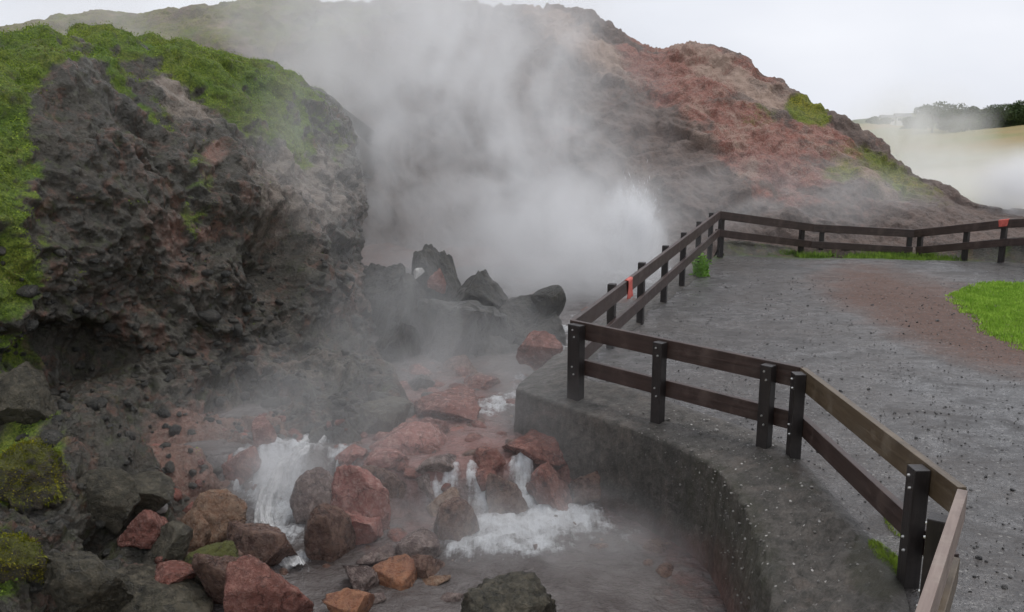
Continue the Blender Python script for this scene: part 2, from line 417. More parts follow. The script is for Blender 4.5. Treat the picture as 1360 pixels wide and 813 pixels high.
# ------------------------------------------------------------------ LEFT CLIFF
# columns: px, then (py, distance) from the lip down to the foot
cl = {
 -420: [(20, 9.5), (90, 8.6), (190, 7.8), (300, 7.2), (400, 6.9), (490, 6.9), (560, 6.4), (650, 5.9), (740, 5.4), (830, 5.0), (980, 4.5)],
 -180: [(60, 10.4), (95, 9.4), (195, 8.5), (300, 8.0), (400, 7.7), (490, 7.8), (560, 7.1), (650, 6.3), (740, 5.7), (830, 5.2), (980, 4.8)],
    0: [(56, 11.5), (100, 10.3), (200, 9.3), (300, 8.8), (400, 8.6), (480, 8.6), (560, 7.7), (650, 6.6), (740, 5.95), (830, 5.45), (980, 5.0)],
   80: [(44, 12.4), (100, 11.0), (200, 9.9), (300, 9.4), (400, 9.2), (470, 9.35), (560, 8.3), (650, 6.9), (740, 6.2), (830, 5.65), (980, 5.1)],
  160: [(48, 13.3), (115, 11.7), (205, 10.6), (310, 10.1), (410, 9.9), (485, 9.85), (565, 8.8), (650, 7.35), (740, 6.6), (830, 6.0), (980, 5.3)],
  240: [(60, 14.2), (130, 12.6), (215, 11.4), (320, 10.8), (420, 10.5), (500, 10.15), (570, 9.3), (650, 7.9), (740, 7.05), (830, 6.35), (980, 5.7)],
  310: [(76, 15.0), (145, 13.8), (230, 12.2), (330, 11.4), (430, 11.1), (505, 10.9), (570, 9.6), (620, 8.75), (690, 7.9), (780, 7.15), (900, 6.5)],
  370: [(96, 15.8), (160, 14.6), (240, 13.2), (335, 12.1), (430, 11.6), (505, 10.8), (555, 9.85), (590, 9.3), (640, 9.2), (700, 9.1), (800, 9.0)],
  425: [(130, 16.5), (185, 15.4), (255, 14.2), (340, 13.1), (430, 12.3), (500, 11.1), (548, 10.0), (582, 9.45), (620, 9.3), (680, 9.2), (760, 9.1)],
  462: [(165, 17.2), (210, 16.4), (270, 15.4), (345, 14.4), (430, 13.2), (495, 11.6), (540, 10.2), (575, 9.6), (600, 9.5), (650, 9.4), (740, 9.3)],
  478: [(205, 18.0), (240, 17.5), (285, 16.8), (350, 15.6), (425, 14.4), (485, 11.9), (525, 10.6), (558, 10.0), (590, 9.8), (640, 9.8), (720, 9.7)],
  484: [(230, 19.2), (255, 19), (295, 18.4), (350, 17.6), (420, 16.4), (470, 13.2), (510, 11.3), (545, 10.5), (580, 10.2), (630, 10.2), (700, 10.0)],
  480: [(235, 21), (258, 21), (295, 20.6), (350, 20), (400, 19.4), (440, 18.6), (480, 18), (520, 17), (560, 16.5), (600, 16), (680, 15.5)],
}
cols = list(cl.items())
# order: 478, 484 then wrap back behind (480)
CP_ = []
for px, rows in cols:
    a = np.array(rows, float)
    sh = np.array([0, 0, 0, 2, 12, 26, 36, 42, 44, 44, 44.]) * (0 if px < 425 else {425: .3, 462: .7, 478: 1.0, 484: 1.25, 480: 1.3}[px])
    P = at_y(px - (10 if px in (478, 484, 480) else 0) + sh, a[:, 0], a[:, 1])
    lip = P[0]
    back = [lip + np.array([-.3 - 1.0 * (px > 400), 13.0, -1.0]), lip + np.array([-.2 - .6 * (px > 400), 6.0, -.3]), lip + np.array([-.1 - .3 * (px > 400), 2.2, .05])]
    CP_.append(np.vstack([back, P]))
CPa = np.array(CP_)                       # cols x rows x 3
NU, NV = 520, 620
G = crom(CPa, NU); G = np.swapaxes(crom(np.swapaxes(G, 0, 1), NV), 0, 1)
N = gnormals(G)
if N[NU // 2, NV // 2, 1] > 0: N = -N
px, py = proj(G)
dist = G[..., 1]
fade = sst(np.arange(NV), 20, 130)[None, :]
# rough, rubbly relief; the grassed crown stays softer
warp = G + .5 * np.stack([fbm(G, 1.1, 3, 1), fbm(G, 1.1, 3, 2), fbm(G, 1.1, 3, 3)], -1)
cv, cg = cells(warp * np.array([1, 1, 1.25]), .95, 1)
cv2, cg2 = cells(warp, .34, 2)
cv3, cg3 = cells(warp, .13, 3)
grass = np.clip(ell(px, py, 60, 70, 260, 75, 3) + ell(px, py, 345, 125, 130, 62, 32) + ell(px, py, 5, 190, 75, 170) + ell(px, py, 190, 130, 75, 50, 10), 0, 1)
rock = 1 - .65 * grass
disp = rock * (.24 * (cv - .5) * sst(cg, 0, .18) + .11 * (cv2 - .5) * sst(cg2, 0, .2) + .03 * (cv3 - .5) * sst(cg3, 0, .25)) \
     + .34 * fbm(G, 1.5, 5, 4) + .10 * grass * fbm(G, .4, 4, 91) + .045 * ridged(G, .55, 4, 5) * rock + .05 * fbm(G, .22, 4, 6, .6) * (.4 + rock) + .010 * ridged(G, .08, 3, 7) * rock
# hollows of the photo: dark recess at the foot of the wall, gully in the right shoulder
disp -= .30 * ell(px, py, 90, 480, 70, 40, 0, .6) + .45 * ell(px, py, 365, 345, 30, 45, 0, .6) + .3 * ell(px, py, 150, 705, 22, 26, 0, .5)
disp -= .25 * ell(px, py, 450, 345, 26, 20, 0, .5)
disp += .12 * ell(px, py, 470, 275, 22, 22, 0, .6) + .25 * ell(px, py, 410, 500, 90, 22, 0, .6) + .2 * ell(px, py, 480, 545, 55, 26, 0, .6)
disp += .12 * ell(px, py, 120, 600, 50, 60, 20, .6)
G2 = G + N * (disp * fade)[..., None]
N2 = gnormals(G2)
if N2[NU // 2, NV // 2, 1] > 0: N2 = -N2
nb = fbm(G, .7, 5, 9)
up = N2[..., 2]
moss = np.clip(
    ell(px, py, 60, 60, 260, 40, 3, .35) * .85 + ell(px, py, 345, 120, 125, 55, 34, .4) * 1.15 + ell(px, py, 0, 190, 74, 190, 0, .95) * .72 + ell(px, py, -260, 150, 240, 260, 0, .5) * .9
    + ell(px, py, 190, 130, 60, 40, 10) * .6 + ell(px, py, 0, 420, 50, 200, 0, .9) * .75 + ell(px, py, 60, 340, 60, 60) * .2
    + ell(px, py, 265, 260, 18, 60) * .45 + ell(px, py, 15, 620, 60, 40) * .5 + ell(px, py, 20, 745, 60, 50) * .5, 0, 1.2)
moss = moss * (.55 + .75 * np.clip(up + .25, 0, 1)) + (.55 * nb + .45 * fbm(G, .3, 4, 92)) * sst(moss, .0, .25)
moss += .18 * np.clip(up - .35, 0, 1) * (py < 560)
moss -= ell(px, py, 110, 150, 90, 60, 0, .8) * .45 + ell(px, py, 240, 125, 60, 18, 38) * .9 + ell(px, py, 45, 52, 60, 14, 0) * .45 + ell(px, py, 100, 150, 55, 40) * .7 + ell(px, py, 430, 150, 30, 60) * .3
moss -= 1.1 * np.clip(fbm(G, .75, 4, 93) - .02, 0, 1) * (px > -60) + .35 * np.clip(fbm(G, .22, 3, 94), 0, 1)
moss = np.clip(moss, 0, 1) * sst(py, 1000, 980)
red = (ell(px, py, 275, 592, 85, 45, 0, .4) * .95 + ell(px, py, 353, 575, 20, 30) * .8 + ell(px, py, 360, 650, 70, 80) * .75 + ell(px, py, 250, 540, 120, 30) * .3
       + ell(px, py, 505, 480, 20, 60) * .35 + ell(px, py, 470, 395, 22, 50) * .42 + ell(px, py, 285, 205, 14, 16) * .65 + ell(px, py, 282, 305, 12, 12) * .6
       + ell(px, py, 160, 420, 70, 50) * .3 + ell(px, py, 180, 285, 70, 60) * .28 + ell(px, py, 250, 345, 30, 60) * .35 + ell(px, py, 45, 50, 60, 16) * .35
       + ell(px, py, 330, 740, 110, 110) * .6)
red = np.clip(red + .25 * nb * (red > .05), 0, 1)
pale = ell(px, py, 245, 130, 55, 20, 38) * .6 + ell(px, py, 400, 250, 85, 75) * .55 + ell(px, py, 380, 410, 120, 70) * .22 + ell(px, py, 430, 495, 120, 22) * .35 + ell(px, py, 190, 800, 80, 30) * .4  # broad ellipse on the right shoulder paints misty paleness into the rock colour
pale = np.clip(pale + .3 * fbm(G, .25, 4, 12) * (pale > .05), 0, 1)
msk = np.stack([moss, red, pale], -1)
cliff = mesh('cliff', G2.reshape(-1, 3), gridfaces(NU, NV), M['cliff'], mask=msk.reshape(-1, 3))
tag(cliff, kind='structure')

# grassy tufts on the mossy crown
def blades(name, P, Nn, h, w, mat, lean=.5, seed=1):
    r = np.random.default_rng(seed); n = len(P)
    ang = r.uniform(0, 6.28, n); side = np.stack([np.cos(ang), np.sin(ang), np.zeros(n)], -1)
    hh = h * r.uniform(.5, 1.4, n)[:, None]; ww = w * r.uniform(.6, 1.3, n)[:, None]
    up = Nn * .5 + np.array([0, 0, .7]) + r.normal(0, lean * .5, (n, 3))
    up /= np.linalg.norm(up, axis=1, keepdims=True)
    a = P - side * ww - up * hh * .15; b = P + side * ww - up * hh * .15
    c = P + up * hh + r.normal(0, .2, (n, 3)) * hh
    V = np.stack([a, b, c], 1).reshape(-1, 3)
    return mesh(name, V, np.arange(n * 3).reshape(-1, 3), mat, smooth=False)

nfine = fbm(G2, .35, 4, 77).ravel()
w = (moss.ravel() + .8 * nfine > rng.uniform(.5, 1.1, moss.size)) & (px.ravel() > -420) & (px.ravel() < 520) & (py.ravel() > 10)
idx = np.nonzero(w)[0]
idx = rng.choice(idx, 56000)
Pb = G2.reshape(-1, 3)[idx] + rng.normal(0, .02, (len(idx), 3))
o = blades('moss', Pb, N2.reshape(-1, 3)[idx], .017, .011, M['tuft'], .9)
tag(o, 'tufted green moss and short grass covering the crown of the left cliff', 'moss', kind='stuff')

# ------------------------------------------------------------------ BACK HILL
ridge = [(-700, 30, 44, 330), (-350, 30, 42, 330), (-100, 34, 40, 330), (0, 35, 39, 330), (120, 24, 38, 330), (240, 9, 37, 330), (330, 10, 36, 330), (450, 3, 35.5, 330), (560, 0, 35, 330),
         (650, 8, 34.5, 335), (740, 18, 33.5, 335), (800, 38, 32.5, 330), (870, 64, 31.5, 325), (940, 66, 30.5, 320), (1000, 90, 29.5, 318), (1060, 130, 28.5, 314), (1130, 176, 27.5, 312), (1200, 228, 26.5, 310), (1240, 246, 26, 308), (1275, 268, 25.6, 307), (1320, 276, 25.4, 306), (1420, 284, 25, 305), (1700, 286, 24, 305)]
HP = []
for (x, yr, d, yb) in ridge:
    top = at_y(x, yr, d); bd = d - (9.5 if x < 800 else 9.5 - (x - 800) / 900 * 6.5); bd = max(bd, 21.8)
    bot = at_y(x, yb, bd)
    rows = [top + np.array([0, 60, -9.0]), top + np.array([0, 22, -2.2 if x < 1000 else -4.0]), top + np.array([0, 6, -.25 if x < 1000 else -1.2]), top]
    for t, e in ((.12, .22), (.28, .42), (.45, .6), (.62, .76), (.8, .9), (1, 1)):
        # convex profile: distance shrinks faster than height falls
        rows.append(np.array([top[0] * (1 - e) + bot[0] * e, top[1] * (1 - e) + bot[1] * e, top[2] * (1 - t) + bot[2] * t]))
    rows.append(bot + np.array([0, -1.2, -.5])); rows.append(bot + np.array([0, -2.0, -1.6]))
    HP.append(rows)
HP = np.array(HP)
HU, HV = 820, 330
H = crom(HP, HU); H = np.swapaxes(crom(np.swapaxes(H, 0, 1), HV), 0, 1)
HN = gnormals(H)
if HN[HU // 2, HV // 2, 1] > 0: HN = -HN
px, py = proj(H)
warp = H + 1.0 * np.stack([fbm(H, 2.2, 3, 1), fbm(H, 2.2, 3, 2), fbm(H, 2.2, 3, 3)], -1)
cv, cg = cells(warp, 1.5, 4); cv2, cg2 = cells(warp, .5, 5)
rough = 1 - .55 * sst(px, 500, 250)
disp = (.54 - .3 * sst(px, 700, 850)) * fbm(H, 5.0, 5, 7) + rough * (.4 * (cv - .5) * sst(cg, 0, .2) + .2 * (cv2 - .5) * sst(cg2, 0, .25) + .16 * ridged(H * np.array([1, 1, 1.0]) + H[..., [2, 0, 1]] * .8, 1.6, 5, 8) + .12 * fbm(H, .45, 4, 9, .65))
tail = 1 - .25 * sst(px, 750, 900) - .4 * sst(px, 1150, 1350)
H2 = H + HN * (disp * tail)[..., None]
nb = fbm(H, 1.8, 5, 13); nf = fbm(H, .7, 4, 14)
moss = ell(px, py, 150, 30, 420, 50, 0, .4) * .55 + ell(px, py, 1072, 150, 30, 18, 32, .35) * 1.1 + ell(px, py, 1110, 232, 26, 14, 0) * .6 + ell(px, py, 1200, 240, 70, 16, 32) * .5 + ell(px, py, 1150, 225, 60, 26, 35) * .38 + ell(px, py, 1010, 150, 30, 20) * .35
moss = np.clip(moss + .2 * nb * (moss > .05), 0, 1)
red = ell(px, py, 990, 150, 190, 70, 36, .6) * .55 + ell(px, py, 910, 110, 110, 36, 28, .6) * .4 + ell(px, py, 1010, 200, 90, 50, 40, .5) * .5 + ell(px, py, 1050, 245, 60, 40) * .5 + ell(px, py, 900, 90, 90, 22, 8) * .35 + ell(px, py, 1110, 195, 40, 16, 35) * .6 + ell(px, py, 770, 190, 60, 50) * .2 + ell(px, py, 760, 330, 80, 60) * .4 + ell(px, py, 1200, 262, 26, 25) * .3
red = np.clip(red * (.75 + 1.0 * fbm(H * np.array([.5, 1, 1]), 1.2, 4, 15)) + .35 * nb * (red > .05), 0, 1)
pale = ell(px, py, 1000, 140, 220, 60, 36, .6) * .25 + ell(px, py, 770, 60, 90, 22, 34, .5) * .75 + ell(px, py, 960, 95, 100, 14, 28) * .4 + ell(px, py, 960, 190, 80, 22, 45) * .3 + ell(px, py, 200, 40, 320, 40) * .33 + ell(px, py, 1150, 235, 80, 10, 35) * .3
pale = np.clip(pale + .35 * nf * (pale > .05), 0, 1)
hill = mesh('hill', H2.reshape(-1, 3), gridfaces(HU, HV), M['hill'], mask=np.stack([moss, red, pale], -1).reshape(-1, 3))
tag(hill, kind='structure')

# ------------------------------------------------------------------ GROUND, PATH
inner_px = [(766, 497), (800, 506), (850, 521), (900, 538), (960, 558), (1000, 572), (1038, 588), (1062, 612), (1100, 652), (1150, 712), (1196, 766), (1214, 815), (1222, 900), (1216, 1050)]
poly = [tuple(at_z(x, y, 0.0)[:2]) for x, y in inner_px]
lastx, lasty = poly[-1]
C0b = at_z(952, 340, 0.0)
C1b = at_z(766, 497, 0.0)
poly += [(lastx - .5, 1.8), (lastx - .5, -6), (26, -6), (26, 18), (14.5, 18.6), (11.5, 19.0), (9.6, 19.3), (7, 19.5), (C0b[0] + .5, C0b[1] + .15)]
poly.append(tuple(C0b[:2]))
poly = np.array(poly)

def sdist(X, Y):
    d = np.full(X.shape, 1e9); inside = np.zeros(X.shape, bool)
    n = len(poly)
    for i in range(n):
        a = poly[i]; b = poly[(i + 1) % n]
        e = b - a; t = np.clip(((X - a[0]) * e[0] + (Y - a[1]) * e[1]) / (e @ e), 0, 1)
        d = np.minimum(d, np.hypot(X - a[0] - t * e[0], Y - a[1] - t * e[1]))
        c = ((a[1] > Y) != (b[1] > Y)) & (X < (b[0] - a[0]) * (Y - a[1]) / (b[1] - a[1] + 1e-12) + a[0])
        inside ^= c
    return np.where(inside, -d, d)

xs = np.arange(-1.0, 16.0, .04); ys = np.arange(1.5, 24.0, .04)
X, Y = np.meshgrid(xs, ys, indexing='ij')
sd = sdist(X, Y)
Pz = np.stack([X, Y, 0 * X], -1)
Z = .035 * fbm(Pz, 1.8, 4, 2) + .010 * fbm(Pz, .25, 4, 3)
farside = sst(Y, 18.2, 19.0) * sst(X, C0b[0] + .15, C0b[0] + .5)
Z = Z - (1 - farside) * 1.9 * sst(sd, .02, .35) - farside * (.17 * sst(sd, 0, 1.1) + .35 * sst(sd, 2.0, 3.2))
px, py = proj(np.stack([X, Y, Z], -1))
gm = np.stack([np.clip(.75 * sst(-sd, .45, .0) * sst(Y, 18, 20) + ell(px, py, 925, 352, 20, 14) * .6 + ell(px, py, 1180, 740, 50, 26, 45) * .35, 0, 1),
               np.clip(ell(px, py, 1265, 428, 165, 46, 20, .7) * 1.0 + ell(px, py, 1130, 380, 60, 30) * .2 + ell(px, py, 830, 430, 40, 50) * .25, 0, 1), 0 * X], -1)
gp = mesh('gravel_path', np.stack([X, Y, Z], -1).reshape(-1, 3), gridfaces(len(xs), len(ys)), M['gravel'], mask=gm.reshape(-1, 3))
tag(gp, kind='structure')

# the land under everything, out to the horizon
def hsheet(name, x0, x1, y0, y1, st, zf, mat, mk=None):
    xs = np.arange(x0, x1 + st, st); ys = np.arange(y0, y1 + st, st)
    X, Y = np.meshgrid(xs, ys, indexing='ij'); Z = zf(X, Y)
    P = np.stack([X, Y, Z], -1)
    return mesh(name, P.reshape(-1, 3), gridfaces(len(xs), len(ys)), mat, mask=None if mk is None else mk(P).reshape(-1, 3))
o = mesh('ground', [(-1500, -300, -2.2), (1500, -300, -2.2), (1500, 2500, -2.2), (-1500, 2500, -2.2)], [(0, 1, 2, 3)], M['field'], smooth=False); tag(o, kind='structure')

def zwater(X, Y):
    P = np.stack([X, Y, 0 * X], -1)
    line = 8.75 + .28 * fbm(P, .9, 3, 21) + .25 * np.sin(X * 1.7)
    up = sst(Y, line - .42, line + .12)
    return -1.05 + up * (.42 + .012 * np.clip(Y - 9, 0, 20))

def zbed(X, Y):
    P = np.stack([X, Y, 0 * X], -1)
    z = zwater(X, Y) - .17 + .26 * fbm(P, 1.1, 5, 31) + .10 * fbm(P, .28, 4, 32)
    far = sst(Y, 20.5, 22.0)
    return z * (1 - far) + (-.55 + .2 * fbm(P, 1.5, 4, 33)) * far
def bedmask(P):
    px, py = proj(P); n = fbm(P, .6, 4, 35)
    r = .55 * sst(P[..., 1], 15, 10) + .3 * n
    return np.stack([0 * px, np.clip(r, 0, 1), 0 * px], -1)
bed = hsheet('stream_bed', -7, 13, 4.0, 27.0, .05, zbed, M['bed'], bedmask); tag(bed, kind='structure')

# ------------------------------------------------------------------ WATER
xs = np.arange(-4.2, 5.6, .025); ys = np.arange(5.0, 21.4, .025)
X, Y = np.meshgrid(xs, ys, indexing='ij')
P = np.stack([X, Y, 0 * X], -1)
Z = zwater(X, Y) 
px, py = proj(np.stack([X, Y, Z], -1))
slope = np.abs(np.gradient(Z, axis=1)) / .025
casc = np.clip(slope * 1.5, 0, 1)
streak = fbm(P * np.array([1, .18, 1]), .12, 3, 41)
stf = fbm(P, .5, 4, 42)
foam = casc * (.08 + .35 * streak) + casc * ell(px, py, 690, 655, 115, 50, 0, .5) * (.42 + 1.1 * fbm(P * np.array([1, .12, 1]), .16, 3, 48))
foam += ell(px, py, 372, 665, 38, 85, -14, .5) * .85 + ell(px, py, 415, 590, 50, 20, 0) * .45
foam += ell(px, py, 665, 705, 60, 26, 0, .95) * .8 + ell(px, py, 775, 692, 48, 22, 10, .95) * .7 + ell(px, py, 620, 655, 40, 30) * .25 + ell(px, py, 690, 715, 130, 36, 0, .6) * .2
foam += ell(px, py, 645, 545, 46, 14, -20) * .45 + ell(px, py, 745, 455, 14, 45, 38) * .45 + ell(px, py, 690, 520, 10, 40) * .3 + ell(px, py, 850, 350, 60, 40) * .6
foam = foam + (.45 * stf + .35 * fbm(P, .18, 4, 43)) * sst(foam, 0, .25) + .10 * np.clip(stf, 0, 1)
foam = np.clip(foam, 0, .92)
redm = np.clip(ell(px, py, 930, 770, 60, 90, -20, .8) * .4 + ell(px, py, 590, 530, 120, 45, -15) * .42 + ell(px, py, 720, 600, 110, 40) * .45 + ell(px, py, 560, 590, 90, 60) * .35 + ell(px, py, 610, 640, 190, 90, 0, .8) * .35 + ell(px, py, 850, 700, 110, 30, 20) * .3 + .25 * fbm(P, .7, 4, 44), 0, 1)
Z = Z + .018 * fbm(P, .35, 4, 45) * (1 + 3 * casc) + foam * (.07 * fbm(P, .14, 4, 46, .65) + .035) + casc * .07 * streak + .022 * ridged(P, .45, 3, 49) * sst(Y, 14, 10)
Z = Z + .05 * fbm(P, .5, 3, 47) * ell(px, py, 740, 420, 200, 70)
water = mesh('water', np.stack([X, Y, Z], -1).reshape(-1, 3), gridfaces(len(xs), len(ys)), M['water'], mask=np.stack([foam, redm, 0 * X], -1).reshape(-1, 3))
tag(water, kind='structure')

# ------------------------------------------------------------------ RETAINING WALL
outer_px = [(912, 352), (868, 385), (820, 415), (757, 459), (722, 485), (691, 512), (700, 519), (740, 533), (790, 550), (850, 570), (905, 592), (950, 618), (985, 655), (1012, 705), (1040, 770), (1055, 840), (1062, 950), (1060, 1100)]
inn2_px = [(948, 343), (895, 387), (850, 425), (800, 465), (775, 490), (766, 500), (780, 506), (815, 512), (860, 527), (910, 545), (960, 562), (1008, 580), (1046, 600), (1080, 640), (1130, 700), (1180, 765), (1200, 860), (1200, 1020)]
O = crom(np.array([at_z(x, y, -.08) for x, y in outer_px]), 520)
I = crom(np.array([at_z(x, y, .015) for x, y in inn2_px]), 520)
rows = []
out_dir = O - I; out_dir[:, 2] = 0; out_dir /= np.linalg.norm(out_dir, axis=1, keepdims=True)
bank = sst(np.arange(520), 330, 430)[:, None]          # the wall turns into a sloping bank to the right
rows.append(I - out_dir * .12 - np.array([0, 0, .3]))
rows.append(I - out_dir * .10 + np.array([0, 0, -.01]))
for t in np.linspace(0, 1, 26)[:-1]:
    rows.append(I * (1 - t) + O * t - np.array([0, 0, 1.0]) * (bank * .05 * t))
for a in np.linspace(0, math.pi / 2, 6):
    r_ = .04 + .10 * bank
    rows.append(O + out_dir * r_ * math.sin(a) - np.array([0, 0, 1.0]) * r_ * (1 - math.cos(a)) - np.array([0, 0, 1.0]) * bank * .05)
for z in np.linspace(.08, 1.9, 60):
    r_ = .04 + .10 * bank
    rows.append(O + out_dir * (r_ + z * (.05 + .28 * bank)) - np.array([0, 0, 1.0]) * (r_ + z + bank * .05))
W = np.stack(rows, 1)
WN = gnormals(W)
if WN[100, 10, 2] < 0: WN = -WN
amp = (1 + 2.2 * bank)
d = (.018 * fbm(W, .5, 5, 51) + .010 * fbm(W, .09, 4, 52)) * amp + .05 * bank * fbm(W, .45, 4, 53)
nr = np.arange(W.shape[1])
d = d * sst(nr, 1, 4)[None, :]
W2 = W + WN * d[..., None]
px, py = proj(W2)
wm = np.stack([np.clip(ell(px, py, 1170, 750, 45, 40, 45) * .8 + ell(px, py, 960, 690, 60, 130, -25) * .5 + ell(px, py, 1050, 620, 60, 30, 30) * .35 + .2 * bank, 0, 1),
               np.clip(sst(-.55 - .25 * bank, W2[..., 2], W2[..., 2] + .35) * .0 + sst(W2[..., 2], -.62, -1.0) * .55 * (1 - .4 * bank) + ell(px, py, 960, 770, 45, 70, -15) * .6 + ell(px, py, 1070, 625, 25, 20) * .4, 0, 1),
               np.clip(ell(px, py, 990, 630, 60, 160, -28, .5) * 1.0 + ell(px, py, 850, 560, 90, 26, 15) * .4 + ell(px, py, 1060, 760, 60, 90) * .7, 0, 1)], -1)
wall = mesh('retaining_wall', W2.reshape(-1, 3), gridfaces(W2.shape[0], W2.shape[1]), M['concrete'], mask=wm.reshape(-1, 3))
tag(wall, 'low weathered concrete retaining wall with a mossy ledge curving beside the hot stream below the fence', 'retaining wall')
IW2 = W2

# ------------------------------------------------------------------ FENCE
fence = empty('wooden_fence', tuple(at_z(766, 500, 0)))
f_loc = Vector(fence.location)
tag(fence, 'long dark brown two rail timber fence zigzagging round the gravel viewing path', 'fence')

def boxmesh(name, L, w, h, mat, parent, Mx, bev=.006, jit=0.0):
    """box with bevelled edges along X (length L), placed by matrix Mx (world)"""
    import bmesh
    bm = bmesh.new(); bmesh.ops.create_cube(bm, size=1)
    bmesh.ops.scale(bm, vec=(L, w, h), verts=bm.verts)
    bmesh.ops.bevel(bm, geom=list(bm.edges), offset=bev, segments=2, affect='EDGES', profile=.6)
    me = bpy.data.meshes.new(name); bm.to_mesh(me); bm.free()
    me.materials.append(mat)
    o = bpy.data.objects.new(name, me); COL.objects.link(o)
    if parent: o.parent = parent; o.matrix_parent_inverse = Matrix.Identity(4)
    off = Vector(parent.location) if parent else Vector((0, 0, 0))
    Mx = Mx.copy(); Mx.translation = Mx.translation - off
    o.matrix_local = Mx
    return o

def frame(a, b, c=None):
    x = (Vector(b) - Vector(a)).normalized(); z = Vector((0, 0, 1)); y = z.cross(x).normalized(); z = x.cross(y)
    m = Matrix((x, y, z)).transposed().to_4x4(); m.translation = (Vector(a) + Vector(b)) / 2
    return m

V3 = lambda x: Vector([float(q) for q in x])
# rail-top corner points (top edge of the upper rail)
Q0 = V3(at_y(954, 280, 19.6)); Q1 = V3(at_z(757, 425, .80)); Q2 = V3(at_z(1063, 488, .80)); Q3 = V3(at_z(1272, 647, .80))
Q4 = V3(at_z(1213, 818, .80)); Q5 = Q4 + (Q4 - Q3) * 1.1
E1 = V3(at_y(1080, 297.5, 21.0)); E2 = V3(at_y(1215, 305, 20.6)); E3 = V3(at_y(1338, 291.5, 18.9)); E4 = V3(at_y(1480, 282, 17.4)); E5 = V3(at_y(1700, 272, 15.5))
TH = .055
def rails(a, b, side, m1, m2, ext=(0, 0)):
    """side: +1 / -1 puts the planks to the left / right of a->b line"""
    x = (b - a).normalized(); n = Vector((0, 0, 1)).cross(x).normalized() * side
    a2 = a - x * ext[0]; b2 = b + x * ext[1]
    L = (b2 - a2).length
    for k, (dz, hh, mm) in enumerate(((0, .19, m1), (.42, .17, m2))):
        pa = a2 + n * TH / 2; pb = b2 + n * TH / 2
        fm = frame(pa, pb); fm.translation += -fm.col[2].xyz * (dz + hh / 2)
        boxmesh('rail', L, TH, hh, mm, fence, fm)
    return n
def post(p, n, bottom, top=-.02, wdt=.11, dep=.10, bolts=True, vis=1):
    """p on the rail-top line, n direction of the plank side; the post stands behind it"""
    c = p - n * (dep / 2 + .002)
    zt = p.z + top; zb = bottom
    x = Vector((0, 0, 1)).cross(n).normalized()
    m = Matrix((x, -n, Vector((0, 0, 1)))).transposed().to_4x4(); m.translation = (c.x, c.y, (zt + zb) / 2)
    o = boxmesh('post', wdt, dep, zt - zb, M['post_wood'], fence, m, .007)
    if bolts:
        import bmesh
        for dz in (.055, .13, .47, .55):
            bm = bmesh.new(); bmesh.ops.create_cone(bm, cap_ends=True, segments=10, radius1=.011, radius2=.007, depth=.014)
            me = bpy.data.meshes.new('bolt'); bm.to_mesh(me); bm.free(); me.materials.append(M['bolt'])
            b = bpy.data.objects.new('bolt', me); COL.objects.link(b); b.parent = o
            b.rotation_euler = (-math.pi / 2, 0, 0)
            b.location = (.012 * (1 if dz in (.055, .47) else -1), dep / 2 + .006, (zt - zb) / 2 - dz)
    return o
pl, wn, gr, = M['plank_wood'], M['worn_plank_wood'], M['grey_plank_wood']
n01 = rails(Q1, Q0, -1, pl, pl, (0, .0))
n12 = rails(Q1, Q2, 1, pl, pl)
n23 = rails(Q2, Q3, 1, wn, pl)
n34 = rails(Q3, Q5, 1, gr, wn, (-.02, 0))
m01 = rails(Q0, E1, -1 if False else -1, pl, pl)
m12 = rails(E1, E2, -1, pl, pl)
m23 = rails(E2, E3, -1, pl, pl)
m34 = rails(E3, E4, -1, pl, pl); rails(E4, E5, -1, pl, pl)

def on(a, b, px):
    """point of a-b whose pixel column is px"""
    lo, hi = 0.0, 1.0
    pa = proj(np.array(a))[0]; pb = proj(np.array(b))[0]
    for _ in range(40):
        m = (lo + hi) / 2; q = a + (b - a) * m; v = proj(np.array(q))[0]
        if (v < px) == (pa < pb): lo = m
        else: hi = m
    return a + (b - a) * ((lo + hi) / 2)
post(on(Q1, Q2, 770), n12, -.35, wdt=.17)
for x in (881, 1025): post(on(Q1, Q2, x), n12, -.30)
post(on(Q2, Q3, 1069), n23, -.30)
post(on(Q2, Q3, 1232), n23, -.30)
post(on(Q3, Q4, 1262), n34, -.30, top=-.06)
post(on(Q3, Q5, 1216), n34, -.30, top=-.06)
for x in (818, 857, 888, 912, 932, 948): post(on(Q1, Q0, x), n01, -.2, top=.03)
post(on(Q0, E1, 961), m01, -.2, bolts=True)
for x in (1068,): post(on(Q0, E1, x), m01, -.4)
for x in (1093, 1210): post(on(E1, E2, x), m12, -.5)
for x in (1222, 1284, 1334): post(on(E2, E3, x), m23, -.5)
for x in (1400, 1460): post(on(E3, E4, x), m34, -.4)

